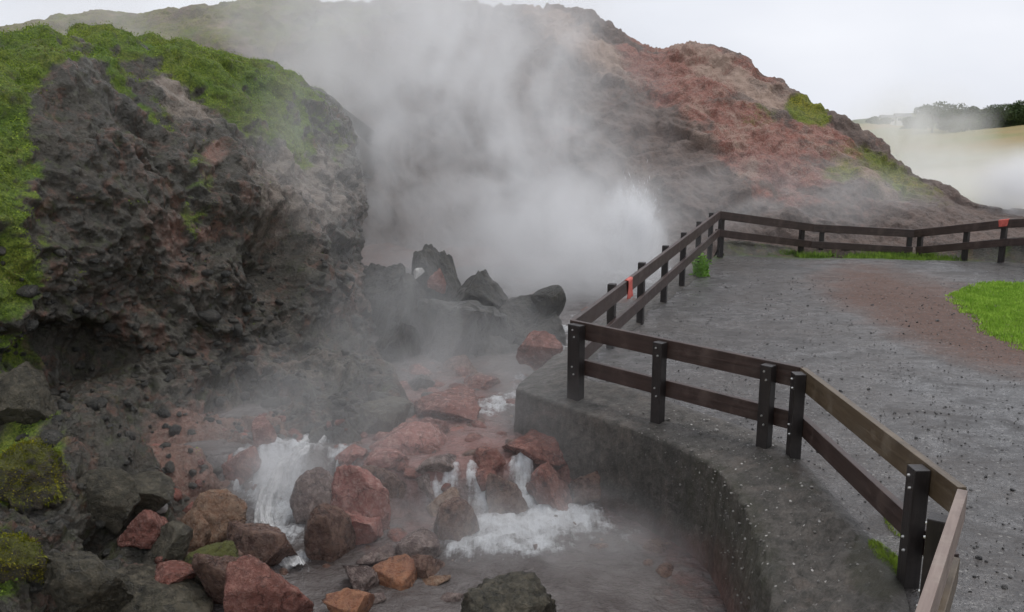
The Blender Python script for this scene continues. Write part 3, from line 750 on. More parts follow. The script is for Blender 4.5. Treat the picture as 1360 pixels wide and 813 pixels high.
# red tags tied to rails
def cloth(name, p, n, along, wd, ht, label):
    nx, ny = 8, 12; V = []
    x = along.normalized()
    for i in range(nx + 1):
        for j in range(ny + 1):
            u = i / nx - .5; v = j / ny
            q = p + x * (u * wd * (1 - .15 * v)) + Vector((0, 0, -1)) * (v * ht) + n * (TH + .012 + .012 * math.sin(u * 9 + v * 3) * (.3 + v))
            V.append(q)
    for i in range(nx + 1):      # fold over the rail
        V.append(p + x * ((i / nx - .5) * wd) + Vector((0, 0, .008)) + n * (TH * .5))
    for i in range(nx + 1):
        V.append(p + x * ((i / nx - .5) * wd) + Vector((0, 0, -.06)) - n * .012)
    Fc = [(i * (ny + 1) + j, (i + 1) * (ny + 1) + j, (i + 1) * (ny + 1) + j + 1, i * (ny + 1) + j + 1) for i in range(nx) for j in range(ny)]
    b = (nx + 1) * (ny + 1)
    Fc += [(b + i, b + i + 1, (i + 1) * (ny + 1), i * (ny + 1)) for i in range(nx)]
    Fc += [(b + nx + 1 + i, b + nx + 2 + i, b + i + 1, b + i) for i in range(nx)]
    V = [v - p for v in V]
    o = mesh(name, V, Fc, M['tag'], loc=p)
    md = o.modifiers.new('s', 'SOLIDIFY'); md.thickness = .006
    tag(o, label, 'ribbon'); return o
cloth('warning_ribbon', on(Q1, Q0, 831), n01, Q0 - Q1, .26, .26, 'red cloth ribbon tied over the top rail where the fence runs beside the boiling spring')
cloth('warning_ribbon', on(E2, E3, 1335), m23, E3 - E2, .22, .15, 'small orange red ribbon on the far top rail near the right edge of the view')

# ------------------------------------------------------------------ ROCKS
def rock_mesh(seed, dims, cuts=9, rough=.10, sub=5, blocky=.75):
    import bmesh
    bm = bmesh.new(); bmesh.ops.create_icosphere(bm, subdivisions=sub, radius=1.0)
    V = np.array([v.co[:] for v in bm.verts]); Fc = np.array([[v.index for v in f.verts] for f in bm.faces]); bm.free()
    r = np.random.default_rng(seed)
    for _ in range(cuts):
        n = r.normal(size=3); n /= np.linalg.norm(n); k = r.uniform(.38, .72)
        d = V @ n - k; V = V - np.where(d > 0, d * blocky, 0)[:, None] * n
    Nn = V / (np.linalg.norm(V, axis=1, keepdims=True) + 1e-9)
    S = V + seed * 3.1
    V = V + Nn * (rough * (fbm(S, .9, 5, seed % 7) + .55 * ridged(S, .5, 4, 2) * .6) + rough * .45 * fbm(S, .16, 4, 3, .6) + rough * .25 * ridged(S, .3, 3, 4))[:, None]
    ext = (V.max(0) - V.min(0)) / 2; c = (V.max(0) + V.min(0)) / 2
    V = (V - c) / ext
    return V * np.array(dims) / 2, Fc

def yw(px, py):
    t = np.arange(5.5, 20, .02); q = at_y(np.full(len(t), px), np.full(len(t), py), t)
    k = np.nonzero(q[:, 2] < zwater(q[:, 0], q[:, 1]))[0]
    return float(t[k[0]]) if len(k) else 20.0
CLP = G2[::3, ::3].reshape(-1, 3); CPX, CPY = proj(CLP)
def yc(px, py):
    k = np.nonzero((np.abs(CPX - px) < 9) & (np.abs(CPY - py) < 9))[0]
    a = CLP[k, 1].min() if len(k) else 99.0
    return min(float(a), yw(px, py))
seedc = [100]
def rock(px, py, w, h, mat, label, zb=None, y=None, name='rock', cat='rock', dep=.9, rot=None, cuts=11, rough=.075, sink=.4, tilt=0, blocky=.98, group=None, seed=None, sub=5):
    """px,py,w,h: centre and size in the photo; zb: level of the surface it stands on, or y: its distance"""
    seedc[0] += 1; sd_ = seed or seedc[0]; rough *= 1.25
    if zb is not None or y is None:
        b = yc(px, py + h / 2 * .85); y = b + .22 * w * b / F
    c = at_y(px, py, y)
    s = math.hypot(c[0], c[1], c[2] - CAMZ) / F
    W_, H_ = w * s, h * s
    H2_ = H_ * (1 + sink)
    V, Fc = rock_mesh(sd_, (W_, W_ * dep, H2_), cuts, rough, sub, blocky)
    t = R(tilt); ct, st_ = math.cos(t), math.sin(t)
    V = np.stack([V[:, 0] * ct + V[:, 2] * st_, V[:, 1], -V[:, 0] * st_ + V[:, 2] * ct], -1)
    o = mesh(name, V, Fc, M[mat], loc=(c[0], c[1], c[2] - H_ * sink / 2))
    tag(o, label, cat, group); return o

# dark promontory between the cliff and the spring
rock(583, 376, 78, 104, 'dark', 'dark pointed boulder with a reddish face at the peak of the promontory below the steam', y=14.6, rough=.09, sink=.8, cuts=12, seed=3)
rock(580, 373, 26, 34, 'red', 'small red stone lodged on the face of the pointed dark boulder', y=14.15, sink=0, dep=.5)
rock(556, 362, 15, 13, 'white', 'small white stone left of the pointed dark boulder', y=14.0, sink=.1, sub=4)
rock(508, 388, 74, 76, 'dark', 'dark upright block against the right edge of the cliff', y=15.0, rough=.1, sink=.8)
rock(528, 405, 130, 90, 'dark', 'dark broken boulder wedged between the cliff and the pointed boulder', y=14.6, rough=.12, sink=.8)
rock(640, 398, 120, 84, 'dark', 'broad dark humped boulder right of the pointed one', y=14.6, rough=.10, sink=.6, seed=31, tilt=12)
rock(688, 416, 100, 66, 'dark', 'dark boulder sloping down towards the drum shaped one', y=14.2, rough=.09, sink=.6, seed=36, tilt=18)
rock(729, 398, 46, 46, 'dark', 'rounded drum shaped dark boulder perched above the water at the tip of the promontory', y=14.0, rough=.03, cuts=4, sink=.0, tilt=28, seed=58, blocky=.8)
rock(712, 436, 78, 52, 'dark', 'dark boulder directly beneath the drum shaped boulder', y=13.9, rough=.12, sink=.6)
rock(600, 448, 170, 110, 'dark', 'very large dark sooty boulder mass at the foot of the promontory', y=13.4, rough=.12, sink=.4)
rock(530, 470, 90, 90, 'dark', 'dark crumbly boulder where the promontory meets the cliff foot', y=12.9, rough=.13, sink=.3)
rock(665, 470, 90, 56, 'dark', 'low dark boulder at the waterline behind the flat red rock', y=13.2, rough=.14, sink=.4)
rock(716, 457, 62, 36, 'red', 'flat topped red rock in the water just upstream of the fence corner', y=11.7, dep=.7, sink=.6, cuts=12)
# reds along the upper stream
rock(592, 538, 96, 34, 'red', 'bright red flat rock in the shallow upper stream', dep=1.1)
rock(640, 508, 50, 18, 'red', 'dull red flat stone nearest the wall corner in the upper stream')
rock(560, 508, 44, 22, 'dark', 'small dark stone at the foot of the cliff above the bright red flat rock')
rock(612, 484, 50, 22, 'brown', 'brown wet stone below the big sooty boulder')
rock(542, 580, 104, 44, 'pink', 'wide salmon pink rock at the left bank of the upper stream')
rock(574, 566, 46, 26, 'red', 'red rock touching the right end of the wide salmon rock')
rock(510, 556, 70, 44, 'greenrock', 'dark olive block overhanging the stream at the cliff foot', sink=.6)
rock(512, 608, 62, 30, 'pink', 'flat pink slab topping the dark block above the left cascade', dep=.8, sink=0, cuts=12)
rock(508, 642, 80, 52, 'brown', 'dark brown block under the flat pink slab', sink=.4, cuts=12)
rock(466, 602, 44, 22, 'pink', 'small pink stone left of the flat pink slab', sink=.3)
rock(575, 612, 60, 24, 'mauve', 'dark mauve stone awash in mid stream right of the pink slab')
rock(572, 640, 52, 30, 'mauve', 'mauve wet stone just above the brown dome in mid stream')
rock(655, 613, 66, 40, 'red', 'red brown block standing alone in the water above the right cascade', cuts=12, dep=.7)
rock(478, 672, 92, 108, 'pink', 'tall leaning salmon red boulder dividing the two cascades', sink=.4, cuts=11, rough=.12, tilt=-18)
rock(480, 702, 52, 52, 'pink', 'pink knob at the lower right of the tall leaning boulder', sink=.3)
rock(437, 706, 62, 84, 'brown', 'rounded brown boulder at the foot of the left cascade', sink=.3, cuts=6)
rock(416, 664, 62, 76, 'mauve', 'mauve boulder drenched by the right side of the left cascade')
rock(590, 668, 48, 40, 'tan', 'light brown stone left of the brown dome', sink=.4)
rock(606, 690, 60, 60, 'brown', 'smooth brown dome shaped stone at the left edge of the right cascade', sink=.4, cuts=5)
rock(555, 728, 58, 40, 'mauve', 'pale mauve rounded stone in mid pool', sink=.3)
rock(566, 752, 48, 34, 'brown', 'dark brown stone half under the pale mauve one', sink=.3)
rock(502, 737, 52, 30, 'mauve', 'squarish pale stone at the top of the stone pile in the pool', sink=.4, cuts=12)
rock(480, 766, 44, 46, 'mauve', 'pale slanted slab at the left of the stone pile in the pool', sink=.2, cuts=12, tilt=-30)
rock(520, 766, 64, 34, 'orange', 'orange brown stone at the right of the stone pile in the pool', sink=.3)
rock(578, 770, 40, 14, 'tan', 'thin yellowish stone barely above the pool', sink=.5, sub=4)
rock(494, 794, 36, 16, 'mauve', 'little grey stone at the bottom of the stone pile', sink=.5, sub=4)
rock(462, 806, 62, 40, 'orange', 'orange red rounded stone at the bottom edge below the stone pile', sink=.4)
rock(600, 790, 44, 16, 'mauve', 'flat submerged grey stone beside the mossy foreground boulder', sink=.5, sub=4)
rock(672, 815, 132, 74, 'greenrock', 'dark grey brown rounded boulder rising at the bottom edge of the view', sink=.6, cuts=5, rough=.16, blocky=.6, seed=77)
# cascade rocks
rock(676, 655, 62, 66, 'brown', 'brown rock behind the thin falls at the middle of the right cascade', sink=.4)
rock(732, 650, 66, 70, 'red', 'reddish rock splitting the right cascade in two', sink=.4)
rock(785, 645, 60, 56, 'brown', 'dull brown rock between the right cascade and the wall', sink=.4)
rock(722, 592, 110, 34, 'red', 'low red rock shelf against the base of the wall corner')
rock(770, 610, 80, 36, 'red', 'red brown rock shelf farther along the base of the wall')
# left bank
rock(272, 688, 100, 66, 'tan', 'large tan and brown rock with white sinter spots on the left bank', sink=.3, cuts=12, rough=.13, seed=21)
rock(254, 700, 54, 54, 'tan', 'golden brown rounded face at the left of the large tan rock', sink=.2, cuts=6)
rock(348, 722, 96, 62, 'brown', 'reddish brown layered boulder at the lip of the left cascade', sink=.4, cuts=12)
rock(358, 782, 124, 100, 'red', 'big rust red boulder at the bottom edge beside the left cascade', sink=.3, cuts=12)
rock(300, 772, 70, 90, 'brown', 'shadowed brown block left of the rust red boulder', sink=.3)
rock(190, 694, 58, 44, 'red', 'small dark red rock framed by mossy stones on the left bank', sink=.3)
rock(272, 750, 78, 40, 'mossrock', 'moss green slanting stone below the large tan rock', sink=.3, tilt=-18)
rock(228, 764, 56, 26, 'red', 'small red stone low on the left bank', sink=.3)
rock(212, 672, 17, 15, 'white', 'little white stone on the left bank above the tan rock', sink=.1, sub=4)
rock(190, 652, 74, 34, 'greenrock', 'dark olive slab above the little white stone', sink=.4)
rock(150, 650, 70, 60, 'greenrock', 'grey green lump on the middle of the left bank', sink=.4)
rock(218, 716, 60, 40, 'greenrock', 'mossy grey stone under the small dark red rock', sink=.4)
rock(210, 796, 150, 60, 'greenrock', 'wide pale green grey boulder at the bottom left edge', sink=.4, rough=.07)
rock(110, 770, 110, 90, 'greenrock', 'grey green crumbly boulder right of the lower moss cushion', sink=.4, rough=.16)
rock(20, 520, 74, 70, 'greenrock', 'grey boulder with bright green moss at the left edge', sink=.4)
rock(320, 610, 50, 34, 'red', 'red knob beside the spray at the top of the left cascade', sink=.4)
rock(352, 575, 28, 44, 'red', 'upright red outcrop above the left cascade', sink=.3, cuts=12)
def cushion(px, py, w, h, y, label):
    o = rock(px, py, w, h, 'mossrock', label, y=y, name='mossy_rock', cat='mossy rock', rough=.22, cuts=6, sink=.3)
    me = o.data; V = np.array([v.co[:] for v in me.vertices]); Nn = V / np.linalg.norm(V, axis=1, keepdims=True)
    k = np.random.default_rng(int(py)).choice(np.nonzero(V[:, 2] > -.1)[0], 9000)
    r = np.random.default_rng(5); n = len(k); Pp = V[k] + r.normal(0, .012, (n, 3)); Nk = Nn[k]
    up = Nk + r.normal(0, .45, (n, 3)); a = r.uniform(0, 6.28, n); sd_ = np.stack([np.cos(a), np.sin(a), 0 * a], -1) * .006
    hh = r.uniform(.006, .018, n)[:, None]
    VV = np.stack([Pp - sd_, Pp + sd_, Pp + up * hh], 1).reshape(-1, 3)
    m = mesh('moss', VV, np.arange(3 * n).reshape(-1, 3), M['cushion'], parent=o, smooth=False); m['kind'] = 'stuff'
s = NT('yellow_moss'); n_ = s.noise(5, 5, .7)
M['cushion'] = s.bsdf(s.mix(s.ramp(n_, (.35, 0), (.65, 1)), (.10, .13, .012), (.27, .24, .02)), .85, .15)
cushion(28, 630, 96, 84, yc(40, 665) + .2, 'mossy rock with a thick yellow green cushion at the left edge, the upper of two')
cushion(24, 745, 92, 84, yc(40, 780) + .2, 'mossy rock with a green and ochre cushion at the left edge, the lower of two')

# loose rubble on the banks and in the stream: nobody could count it
def small_rocks(name, P, S, mat, seed=1):
    r = np.random.default_rng(seed); Vs, Fs = [], []
    protos = [rock_mesh(900 + k, (2, 2, 1.5), 7, .08, 2) for k in range(6)]
    b = 0
    for i, p in enumerate(P):
        V, Fc = protos[i % 6]; a = r.uniform(0, 6.28); c, s_ = math.cos(a), math.sin(a)
        V = V * S[i] * r.uniform(.7, 1.2, 3)
        Vs.append(np.stack([V[:, 0] * c - V[:, 1] * s_, V[:, 0] * s_ + V[:, 1] * c, V[:, 2]], -1) + p); Fs.append(Fc + b); b += len(V)
    return mesh(name, np.concatenate(Vs), np.concatenate(Fs), mat)
# rubble on the cliff foot
pxg, pyg = proj(G2)
w = np.nonzero(((pyg > 330) & (pyg < 790) & (pxg > -20) & (pxg < 520)).ravel())[0]
k = rng.choice(w, 1500); S = rng.gamma(1.6, .016, len(k)) + .012
o = small_rocks('rubble', G2.reshape(-1, 3)[k], S, M['dark'], 2); tag(o, 'loose dark rubble strewn over the cliff foot', 'rubble', kind='stuff')
w = np.nonzero(((pyg > 540) & (pyg < 800) & (pxg > 150) & (pxg < 560)).ravel())[0]
k = rng.choice(w, 90); S = rng.gamma(2.0, .022, len(k)) + .012
o = small_rocks('red_rubble', G2.reshape(-1, 3)[k], S, M['red'], 3); tag(o, 'loose red rubble on the stream bank', 'rubble', kind='stuff')
n = 200; Xr = rng.uniform(-2.6, 1.6, n); Yr = rng.uniform(7, 12.5, n); S = rng.gamma(2, .02, n) + .02
o = small_rocks('stream_pebbles', np.stack([Xr, Yr, zwater(Xr, Yr) - S * .3], -1), S, M['brown'], 4); tag(o, 'wet pebbles lying in the shallow stream', 'pebbles', kind='stuff')
n = 60; pa = at_z(rng.normal(575, 55, n), rng.normal(545, 42, n), -.63); pa = pa[(proj(pa)[0] < 690)]; pa[:, 2] = zwater(pa[:, 0], pa[:, 1])
S = rng.gamma(2.2, .03, len(pa)) + .03
o = small_rocks('red_rubble', pa - np.array([0, 0, .01]), S, M['red'], 7); tag(o, 'red rubble choking the shallow upper stream', 'rubble', kind='stuff')
n = 25; pa = at_z(rng.normal(560, 60, n), rng.normal(530, 40, n), -.63); pa = pa[(proj(pa)[0] < 680)]; pa[:, 2] = zwater(pa[:, 0], pa[:, 1])
o = small_rocks('dark_rubble', pa, rng.gamma(1.8, .022, len(pa)) + .02, M['dark'], 8); tag(o, 'dark rubble among the red stones of the upper stream', 'rubble', kind='stuff')
# gravel stones on the path
n = 12000; u = rng.uniform(0, 1, n); Xr = rng.uniform(.6, 9, n); Yr = 4 + 13 * u ** 1.6
ok = sdist(Xr, Yr) < -.02; Xr, Yr = Xr[ok], Yr[ok]
S = rng.gamma(1.5, .0026, len(Xr)) + .002
o = small_rocks('gravel', np.stack([Xr, Yr, .035 * fbm(np.stack([Xr, Yr, 0 * Xr], -1), 1.8, 4, 2) + S * .2], -1), S, M['stone'], 5); tag(o, 'loose wet gravel scattered over the path', 'gravel', kind='stuff')
# pale grit along the wall ledge
Wf = IW2[250:, 3:60].reshape(-1, 3); pxw, pyw = proj(Wf)
w = np.nonzero((ell(pxw, pyw, 985, 640, 70, 170, -28, .5) + ell(pxw, pyw, 1080, 700, 60, 120, -30) * .6 + ell(pxw, pyw, 850, 560, 110, 26, 15) * .3) > rng.uniform(0, 1, len(Wf)))[0]
k = rng.choice(w, 650); S = rng.gamma(1.3, .0028, len(k)) + .003
o = small_rocks('grit', Wf[k] + rng.normal(0, .01, (len(k), 3)), S, M['grit'], 6); tag(o, 'pale grit caught on the mossy ledge of the retaining wall', 'grit', kind='stuff')

# ------------------------------------------------------------------ GRASS
def scatter_px(n, ells, z=0.0, seed=1, lim=(-1e9, 1e9)):
    
    r = np.random.default_rng(seed); out = []
    for (cx, cy, rx, ry, rot, wt) in ells:
        m = int(n * wt); a = r.uniform(0, 6.28, m); q = np.sqrt(r.uniform(0, 1, m))
        u, v = q * np.cos(a) * rx, q * np.sin(a) * ry
        c, s_ = math.cos(R(rot)), math.sin(R(rot))
        out.append(at_z(cx + u * c - v * s_, cy + u * s_ + v * c, z))
    return np.concatenate(out)
# lawn: rounded patch right of the path
lc = at_z(1262, 392, 0); n = 70000
lawn_poly = np.array([at_z(*q, 0)[:2] for q in ((1258, 392), (1285, 381), (1330, 377), (1400, 374), (1560, 374), (1700, 420), (1700, 520), (1500, 500), (1400, 474), (1350, 458), (1310, 435), (1280, 412))])
def inpoly(X, Y, pl_):
    c = np.zeros(X.shape, bool)
    for i in range(len(pl_)):
        a, b = pl_[i], pl_[(i + 1) % len(pl_)]
        c ^= ((a[1] > Y) != (b[1] > Y)) & (X < (b[0] - a[0]) * (Y - a[1]) / (b[1] - a[1] + 1e-12) + a[0])
    return c
Xr = rng.uniform(lawn_poly[:, 0].min() - .3, 11, n * 2); Yr = rng.uniform(lawn_poly[:, 1].min() - .3, lawn_poly[:, 1].max() + .3, n * 2)
jit = .25 * fbm(np.stack([Xr, Yr, 0 * Xr], -1), .4, 4, 61)
jit = jit + rng.normal(0, .10, len(Xr)); k = inpoly(Xr + jit, Yr + jit, lawn_poly); Xr, Yr = Xr[k], Yr[k]
Pl = np.stack([Xr, Yr, .035 * fbm(np.stack([Xr, Yr, 0 * Xr], -1), 1.8, 4, 2)], -1)
o = blades('grass', Pl, np.tile([0, 0, 1.0], (len(Pl), 1)), .04, .010, M['grass'], .8, 3); tag(o, 'bright green short lawn beside the gravel path at the right edge', 'grass', kind='stuff')
Ps = scatter_px(26000, [(1060, 338, 40, 5, 3, .22), (1175, 343, 45, 6, 0, .22), (1215, 344, 50, 9, 0, .3), (1270, 341, 40, 5, -3, .12), (1320, 343, 50, 4, 0, .14), (1010, 338, 40, 4, 4, .10)], -.09, 4)
Ps = Ps + rng.normal(0, .12, Ps.shape) * np.array([1, 1, 0]); Ps = Ps[fbm(Ps, .5, 4, 62) + rng.uniform(-.25, .25, len(Ps)) > -.06]
o = blades('grass_verge', Ps, np.tile([0, 0, 1.0], (len(Ps), 1)), .10, .012, M['verge'], .9, 5); tag(o, 'ragged green grass growing along the foot of the far fence', 'grass', kind='stuff')
Ps = scatter_px(3500, [(1180, 745, 36, 12, 45, .7), (1190, 700, 20, 10, 45, .3)], 0.0, 6)
o = blades('thin_grass', Ps, np.tile([0, 0, 1.0], (len(Ps), 1)), .025, .004, M['tuft'], .9, 6); tag(o, 'thin grass along the edge of the ledge below the near fence', 'grass', kind='stuff')

# dark turf bank behind far fence
def bankmesh():
    a = [at_y(958, 318, 20.3), at_y(1000, 322, 20.6), at_y(1060, 330, 21.3), at_y(1100, 338, 21.6)]
    top = crom(np.array(a), 60)
    rws = []
    for t in np.linspace(0, 1, 14):
        rws.append(top + np.array([0, -.15 - .9 * t, 0]) * t + np.array([0, 0, -1]) * (t ** .8 * (top[:, 2:3] + .15)))
    rws = [top + np.array([0, 1.2, -.9])] + rws
    B = np.stack(rws, 1); NN = gnormals(B); B = B + .05 * fbm(B, .4, 4, 71)[..., None] * np.array([0, -1, .6])
    m = np.zeros(B.shape) + .0; m[..., 0] = .30 + .3 * fbm(B, .5, 3, 72)
    return mesh('turf_bank', B.reshape(-1, 3), gridfaces(B.shape[0], B.shape[1]), M['cliff'], mask=m.reshape(-1, 3))
tag(bankmesh(), kind='structure')
def bank2():
    a = [at_y(1205, 338, 21.0), at_y(1260, 326, 20.4), at_y(1340, 316, 19.4), at_y(1420, 312, 18.6), at_y(1600, 305, 17)]
    top = crom(np.array(a), 90); rws = [top + np.array([0, 1.4, -.9])]
    for t in np.linspace(0, 1, 14):
        rws.append(top + np.array([0, -.1 - .9 * t, 0]) * t + np.array([0, 0, -1]) * (t ** .8 * (top[:, 2:3] + .15)))
    B = np.stack(rws, 1); B = B + .05 * fbm(B, .4, 4, 73)[..., None] * np.array([0, -1, .6])
    m = np.zeros(B.shape) + .0; m[..., 0] = .30 + .3 * fbm(B, .5, 3, 74)
    return mesh('turf_bank', B.reshape(-1, 3), gridfaces(B.shape[0], B.shape[1]), M['cliff'], mask=m.reshape(-1, 3))
tag(bank2(), kind='structure')

# leafy plant in the fence corner
def fern(px, py, label, hgt=.5):
    b = at_z(px, py, 0.0)
    r = np.random.default_rng(8); Vs, Fs = [], []; nb_ = 0
    stems = []
    for i in range(26):
        a = r.uniform(0, 6.28); L = hgt * r.uniform(.5, 1.1); lean = r.uniform(.1, .6)
        pts = [np.array([math.cos(a) * lean * L * t ** 1.4, math.sin(a) * lean * L * t ** 1.4, L * t * (1 - .2 * t)]) + np.array([math.cos(a * 3) * .12, math.sin(a * 3) * .12, 0]) for t in np.linspace(0, 1, 8)]
        for j in range(7):
            p, q = pts[j], pts[j + 1]; sdv = np.array([-math.sin(a), math.cos(a), 0]) * .004
            stems += [p - sdv, p + sdv, q + sdv, q - sdv]
            for s_ in (-1, 1):
                dv = np.array([-math.sin(a) * s_, math.cos(a) * s_, .25]) + r.normal(0, .25, 3); ln = .09 * (1 - .5 * j / 7)
                ww = (q - p) * .35
                Vs += [p, p + dv * ln * .5 + ww, p + dv * ln, p + dv * ln * .5 - ww]; 
    V = np.array(Vs + stems); e = mesh('leafy_plant', V, np.arange(len(V)).reshape(-1, 4), M['fern'], smooth=False, loc=tuple(b)); tag(e, label, 'plant')
fern(930, 366, 'bright green leafy plant growing against the lower rail near the far fence corner', .55)

# ------------------------------------------------------------------ FAR RIGHT: field, trees, buildings
fp = []
for (x, yr, d) in ((1000, 172, 130), (1130, 166, 120), (1200, 168, 105), (1260, 172, 95), (1320, 170, 88), (1400, 166, 84), (1550, 160, 80), (1900, 150, 75)):
    top = at_y(x, yr, d); rows = [top + np.array([0, 60, -3]), top + np.array([0, 12, -.2]), top]
    for t in (.2, .4, .6, .8, 1): 
        q = at_y(x, yr + (292 - yr) * t, d + (30 - d) * t ** .6); rows.append(q)
    rows.append(rows[-1] + np.array([0, -3, -2.0]))
    fp.append(rows)
FG = crom(np.array(fp), 120); FG = np.swapaxes(crom(np.swapaxes(FG, 0, 1), 120), 0, 1)
FG = FG + np.stack([0 * FG[..., 0], 0 * FG[..., 0], .25 * fbm(FG, 6, 4, 81)], -1)
tag(mesh('field', FG.reshape(-1, 3), gridfaces(120, 120), M['field']), kind='structure')
# distant low hill
dh = []
for (x, yr) in ((700, 175), (1000, 168), (1110, 164), (1150, 158), (1200, 154), (1260, 150), (1330, 150), (1500, 160), (1800, 172)):
    top = at_y(x, yr, 420); dh.append([top + np.array([0, 300, -20]), top, top + np.array([0, -60, -5.5]), top + np.array([0, -160, -25])])
DH = crom(np.array(dh), 120); DH = np.swapaxes(crom(np.swapaxes(DH, 0, 1), 30), 0, 1)
DH = DH + np.stack([0 * DH[..., 0], 0 * DH[..., 0], 2 * fbm(DH, 40, 4, 82)], -1)
s = NT('distant_heath'); M['heath'] = s.bsdf(s.mix(s.ramp(s.noise(.02, 5), (.4, 0), (.6, 1)), (.10, .12, .08), (.16, .17, .10)), .9, .1)
tag(mesh('distant_hill', DH.reshape(-1, 3), gridfaces(120, 30), M['heath']), kind='structure')

def tree(px, py_top, py_base, w, y, label, seed):
    b = at_y(px, py_base, y); t = at_y(px, py_top, y); Hh = float(t[2] - b[2]) + .6; Wd = w * y / F
    e = empty('tree', (b[0], b[1], b[2] - .5)); tag(e, label, 'tree', 'trees on the far ridge')
    r = np.random.default_rng(seed)
    # trunk with limbs
    tv, tf = [], []
    def limb(p, q, r0, r1):
        n0 = len(tv); d = (q - p) / np.linalg.norm(q - p); a = np.cross(d, [0.3, .9, .1]); a /= np.linalg.norm(a); c = np.cross(d, a)
        for (pt, rr) in ((p, r0), (q, r1)):
            for k in range(7): th = k / 7 * 6.283; tv.append(pt + (a * math.cos(th) + c * math.sin(th)) * rr)
        for k in range(7): tf.append((n0 + k, n0 + (k + 1) % 7, n0 + 7 + (k + 1) % 7, n0 + 7 + k))
    top = np.array([0, 0, Hh * .55]); limb(np.zeros(3), top, .14, .08)
    cl_ = []
    for k in range(int(9 + Wd * 2)):
        a = r.uniform(0, 6.28); q = r.uniform(.1, 1) ** .6
        c = np.array([math.cos(a) * q * Wd * .42, math.sin(a) * q * Wd * .42, Hh * (r.uniform(.3, .92) - .22 * q * q)])
        limb(top * r.uniform(.5, 1), c, .06, .02); cl_.append((c, r.uniform(.16, .3) * min(Wd, Hh)))
    mesh('trunk', np.array(tv), tf, M['bark'], parent=e)
    per = 6500 // len(cl_); Ps = []
    for c, rad in cl_:
        d = r.normal(size=(per, 3)); d /= np.linalg.norm(d, axis=1, keepdims=True)
        Ps.append(c + d * rad * (r.uniform(.3, 1.12, (per, 1)) ** .5) * np.array([1, 1, .8]))
    Ps = np.concatenate(Ps); n = len(Ps); a = r.normal(size=(n, 3)); a /= np.linalg.norm(a, axis=1, keepdims=True); bb = np.cross(a, r.normal(size=(n, 3))); bb /= np.linalg.norm(bb, axis=1, keepdims=True)
    s_ = .09 * r.uniform(.6, 1.4, (n, 1))
    V = np.stack([Ps - a * s_, Ps + bb * s_ * .6, Ps + a * s_, Ps - bb * s_ * .6], 1).reshape(-1, 3)
    mesh('crown', V, np.arange(4 * n).reshape(-1, 4), M['leaf'], parent=e, smooth=False)
T = [(1238, 134, 172, 56, 92, 'rounded hazy tree, leftmost and tallest above the steam on the far ridge'),
     (1281, 138, 172, 46, 91, 'compact bushy tree just right of the leftmost hazy tree'),
     (1313, 141, 171, 44, 90, 'low broad tree in the gap right of the compact bushy one'),
     (1341, 135, 170, 50, 89, 'dense green tree second from the right edge on the far ridge'),
     (1368, 130, 168, 50, 88, 'tall dark tree cut by the right edge of the view on the far ridge'),
     (1215, 152, 172, 34, 98, 'small faint bush left of the hazy tallest tree'),
     (1165, 155, 168, 34, 130, 'faint shrub far left on the ridge beside the white buildings'),
     (1262, 150, 173, 30, 93, 'short shrub between the two leftmost tall trees'),
     (1297, 147, 172, 26, 90.5, 'short shrub tucked between the compact tree and the low broad tree')]
for i, t_ in enumerate(T): tree(*t_, 40 + i)

def house(px, py, w, h, y, label):
    c = at_y(px, py + h, y); W_ = w * y / F; H_ = h * y / F; D = W_ * .6
    e = empty('farm_building', tuple(c)); tag(e, label, 'building', 'white buildings on the far ridge')
    def bx(name, x0, x1, y0, y1, z0, z1, m, pa): 
        V = [(x, yy, z) for x in (x0, x1) for yy in (y0, y1) for z in (z0, z1)]
        return mesh(name, V, [(0, 1, 3, 2), (4, 6, 7, 5), (0, 4, 5, 1), (2, 3, 7, 6), (0, 2, 6, 4), (1, 5, 7, 3)], m, parent=pa, smooth=False)
    bx('wall', -W_ / 2, W_ / 2, 0, D, -1, H_ * .6, M['house'], e)
    V = [(-W_ / 2 - .3, -.3, H_ * .6), (W_ / 2 + .3, -.3, H_ * .6), (W_ / 2 + .3, D + .3, H_ * .6), (-W_ / 2 - .3, D + .3, H_ * .6), (-W_ / 2 - .3, D / 2, H_), (W_ / 2 + .3, D / 2, H_)]
    mesh('roof', V, [(0, 1, 5, 4), (2, 3, 4, 5), (0, 4, 3), (1, 2, 5), (0, 3, 2, 1)], M['roof'], parent=e, smooth=False)
    for k in (-.3, 0, .3): bx('window', k * W_ - .35, k * W_ + .35, -.06, .02, H_ * .15, H_ * .42, M['pane'], e)
house(1180, 153, 16, 10, 180, 'small white farm building left of the other one on the far hazy ridge')
house(1200, 151, 18, 11, 180, 'small white farm building right of the other one, before the hazy trees')

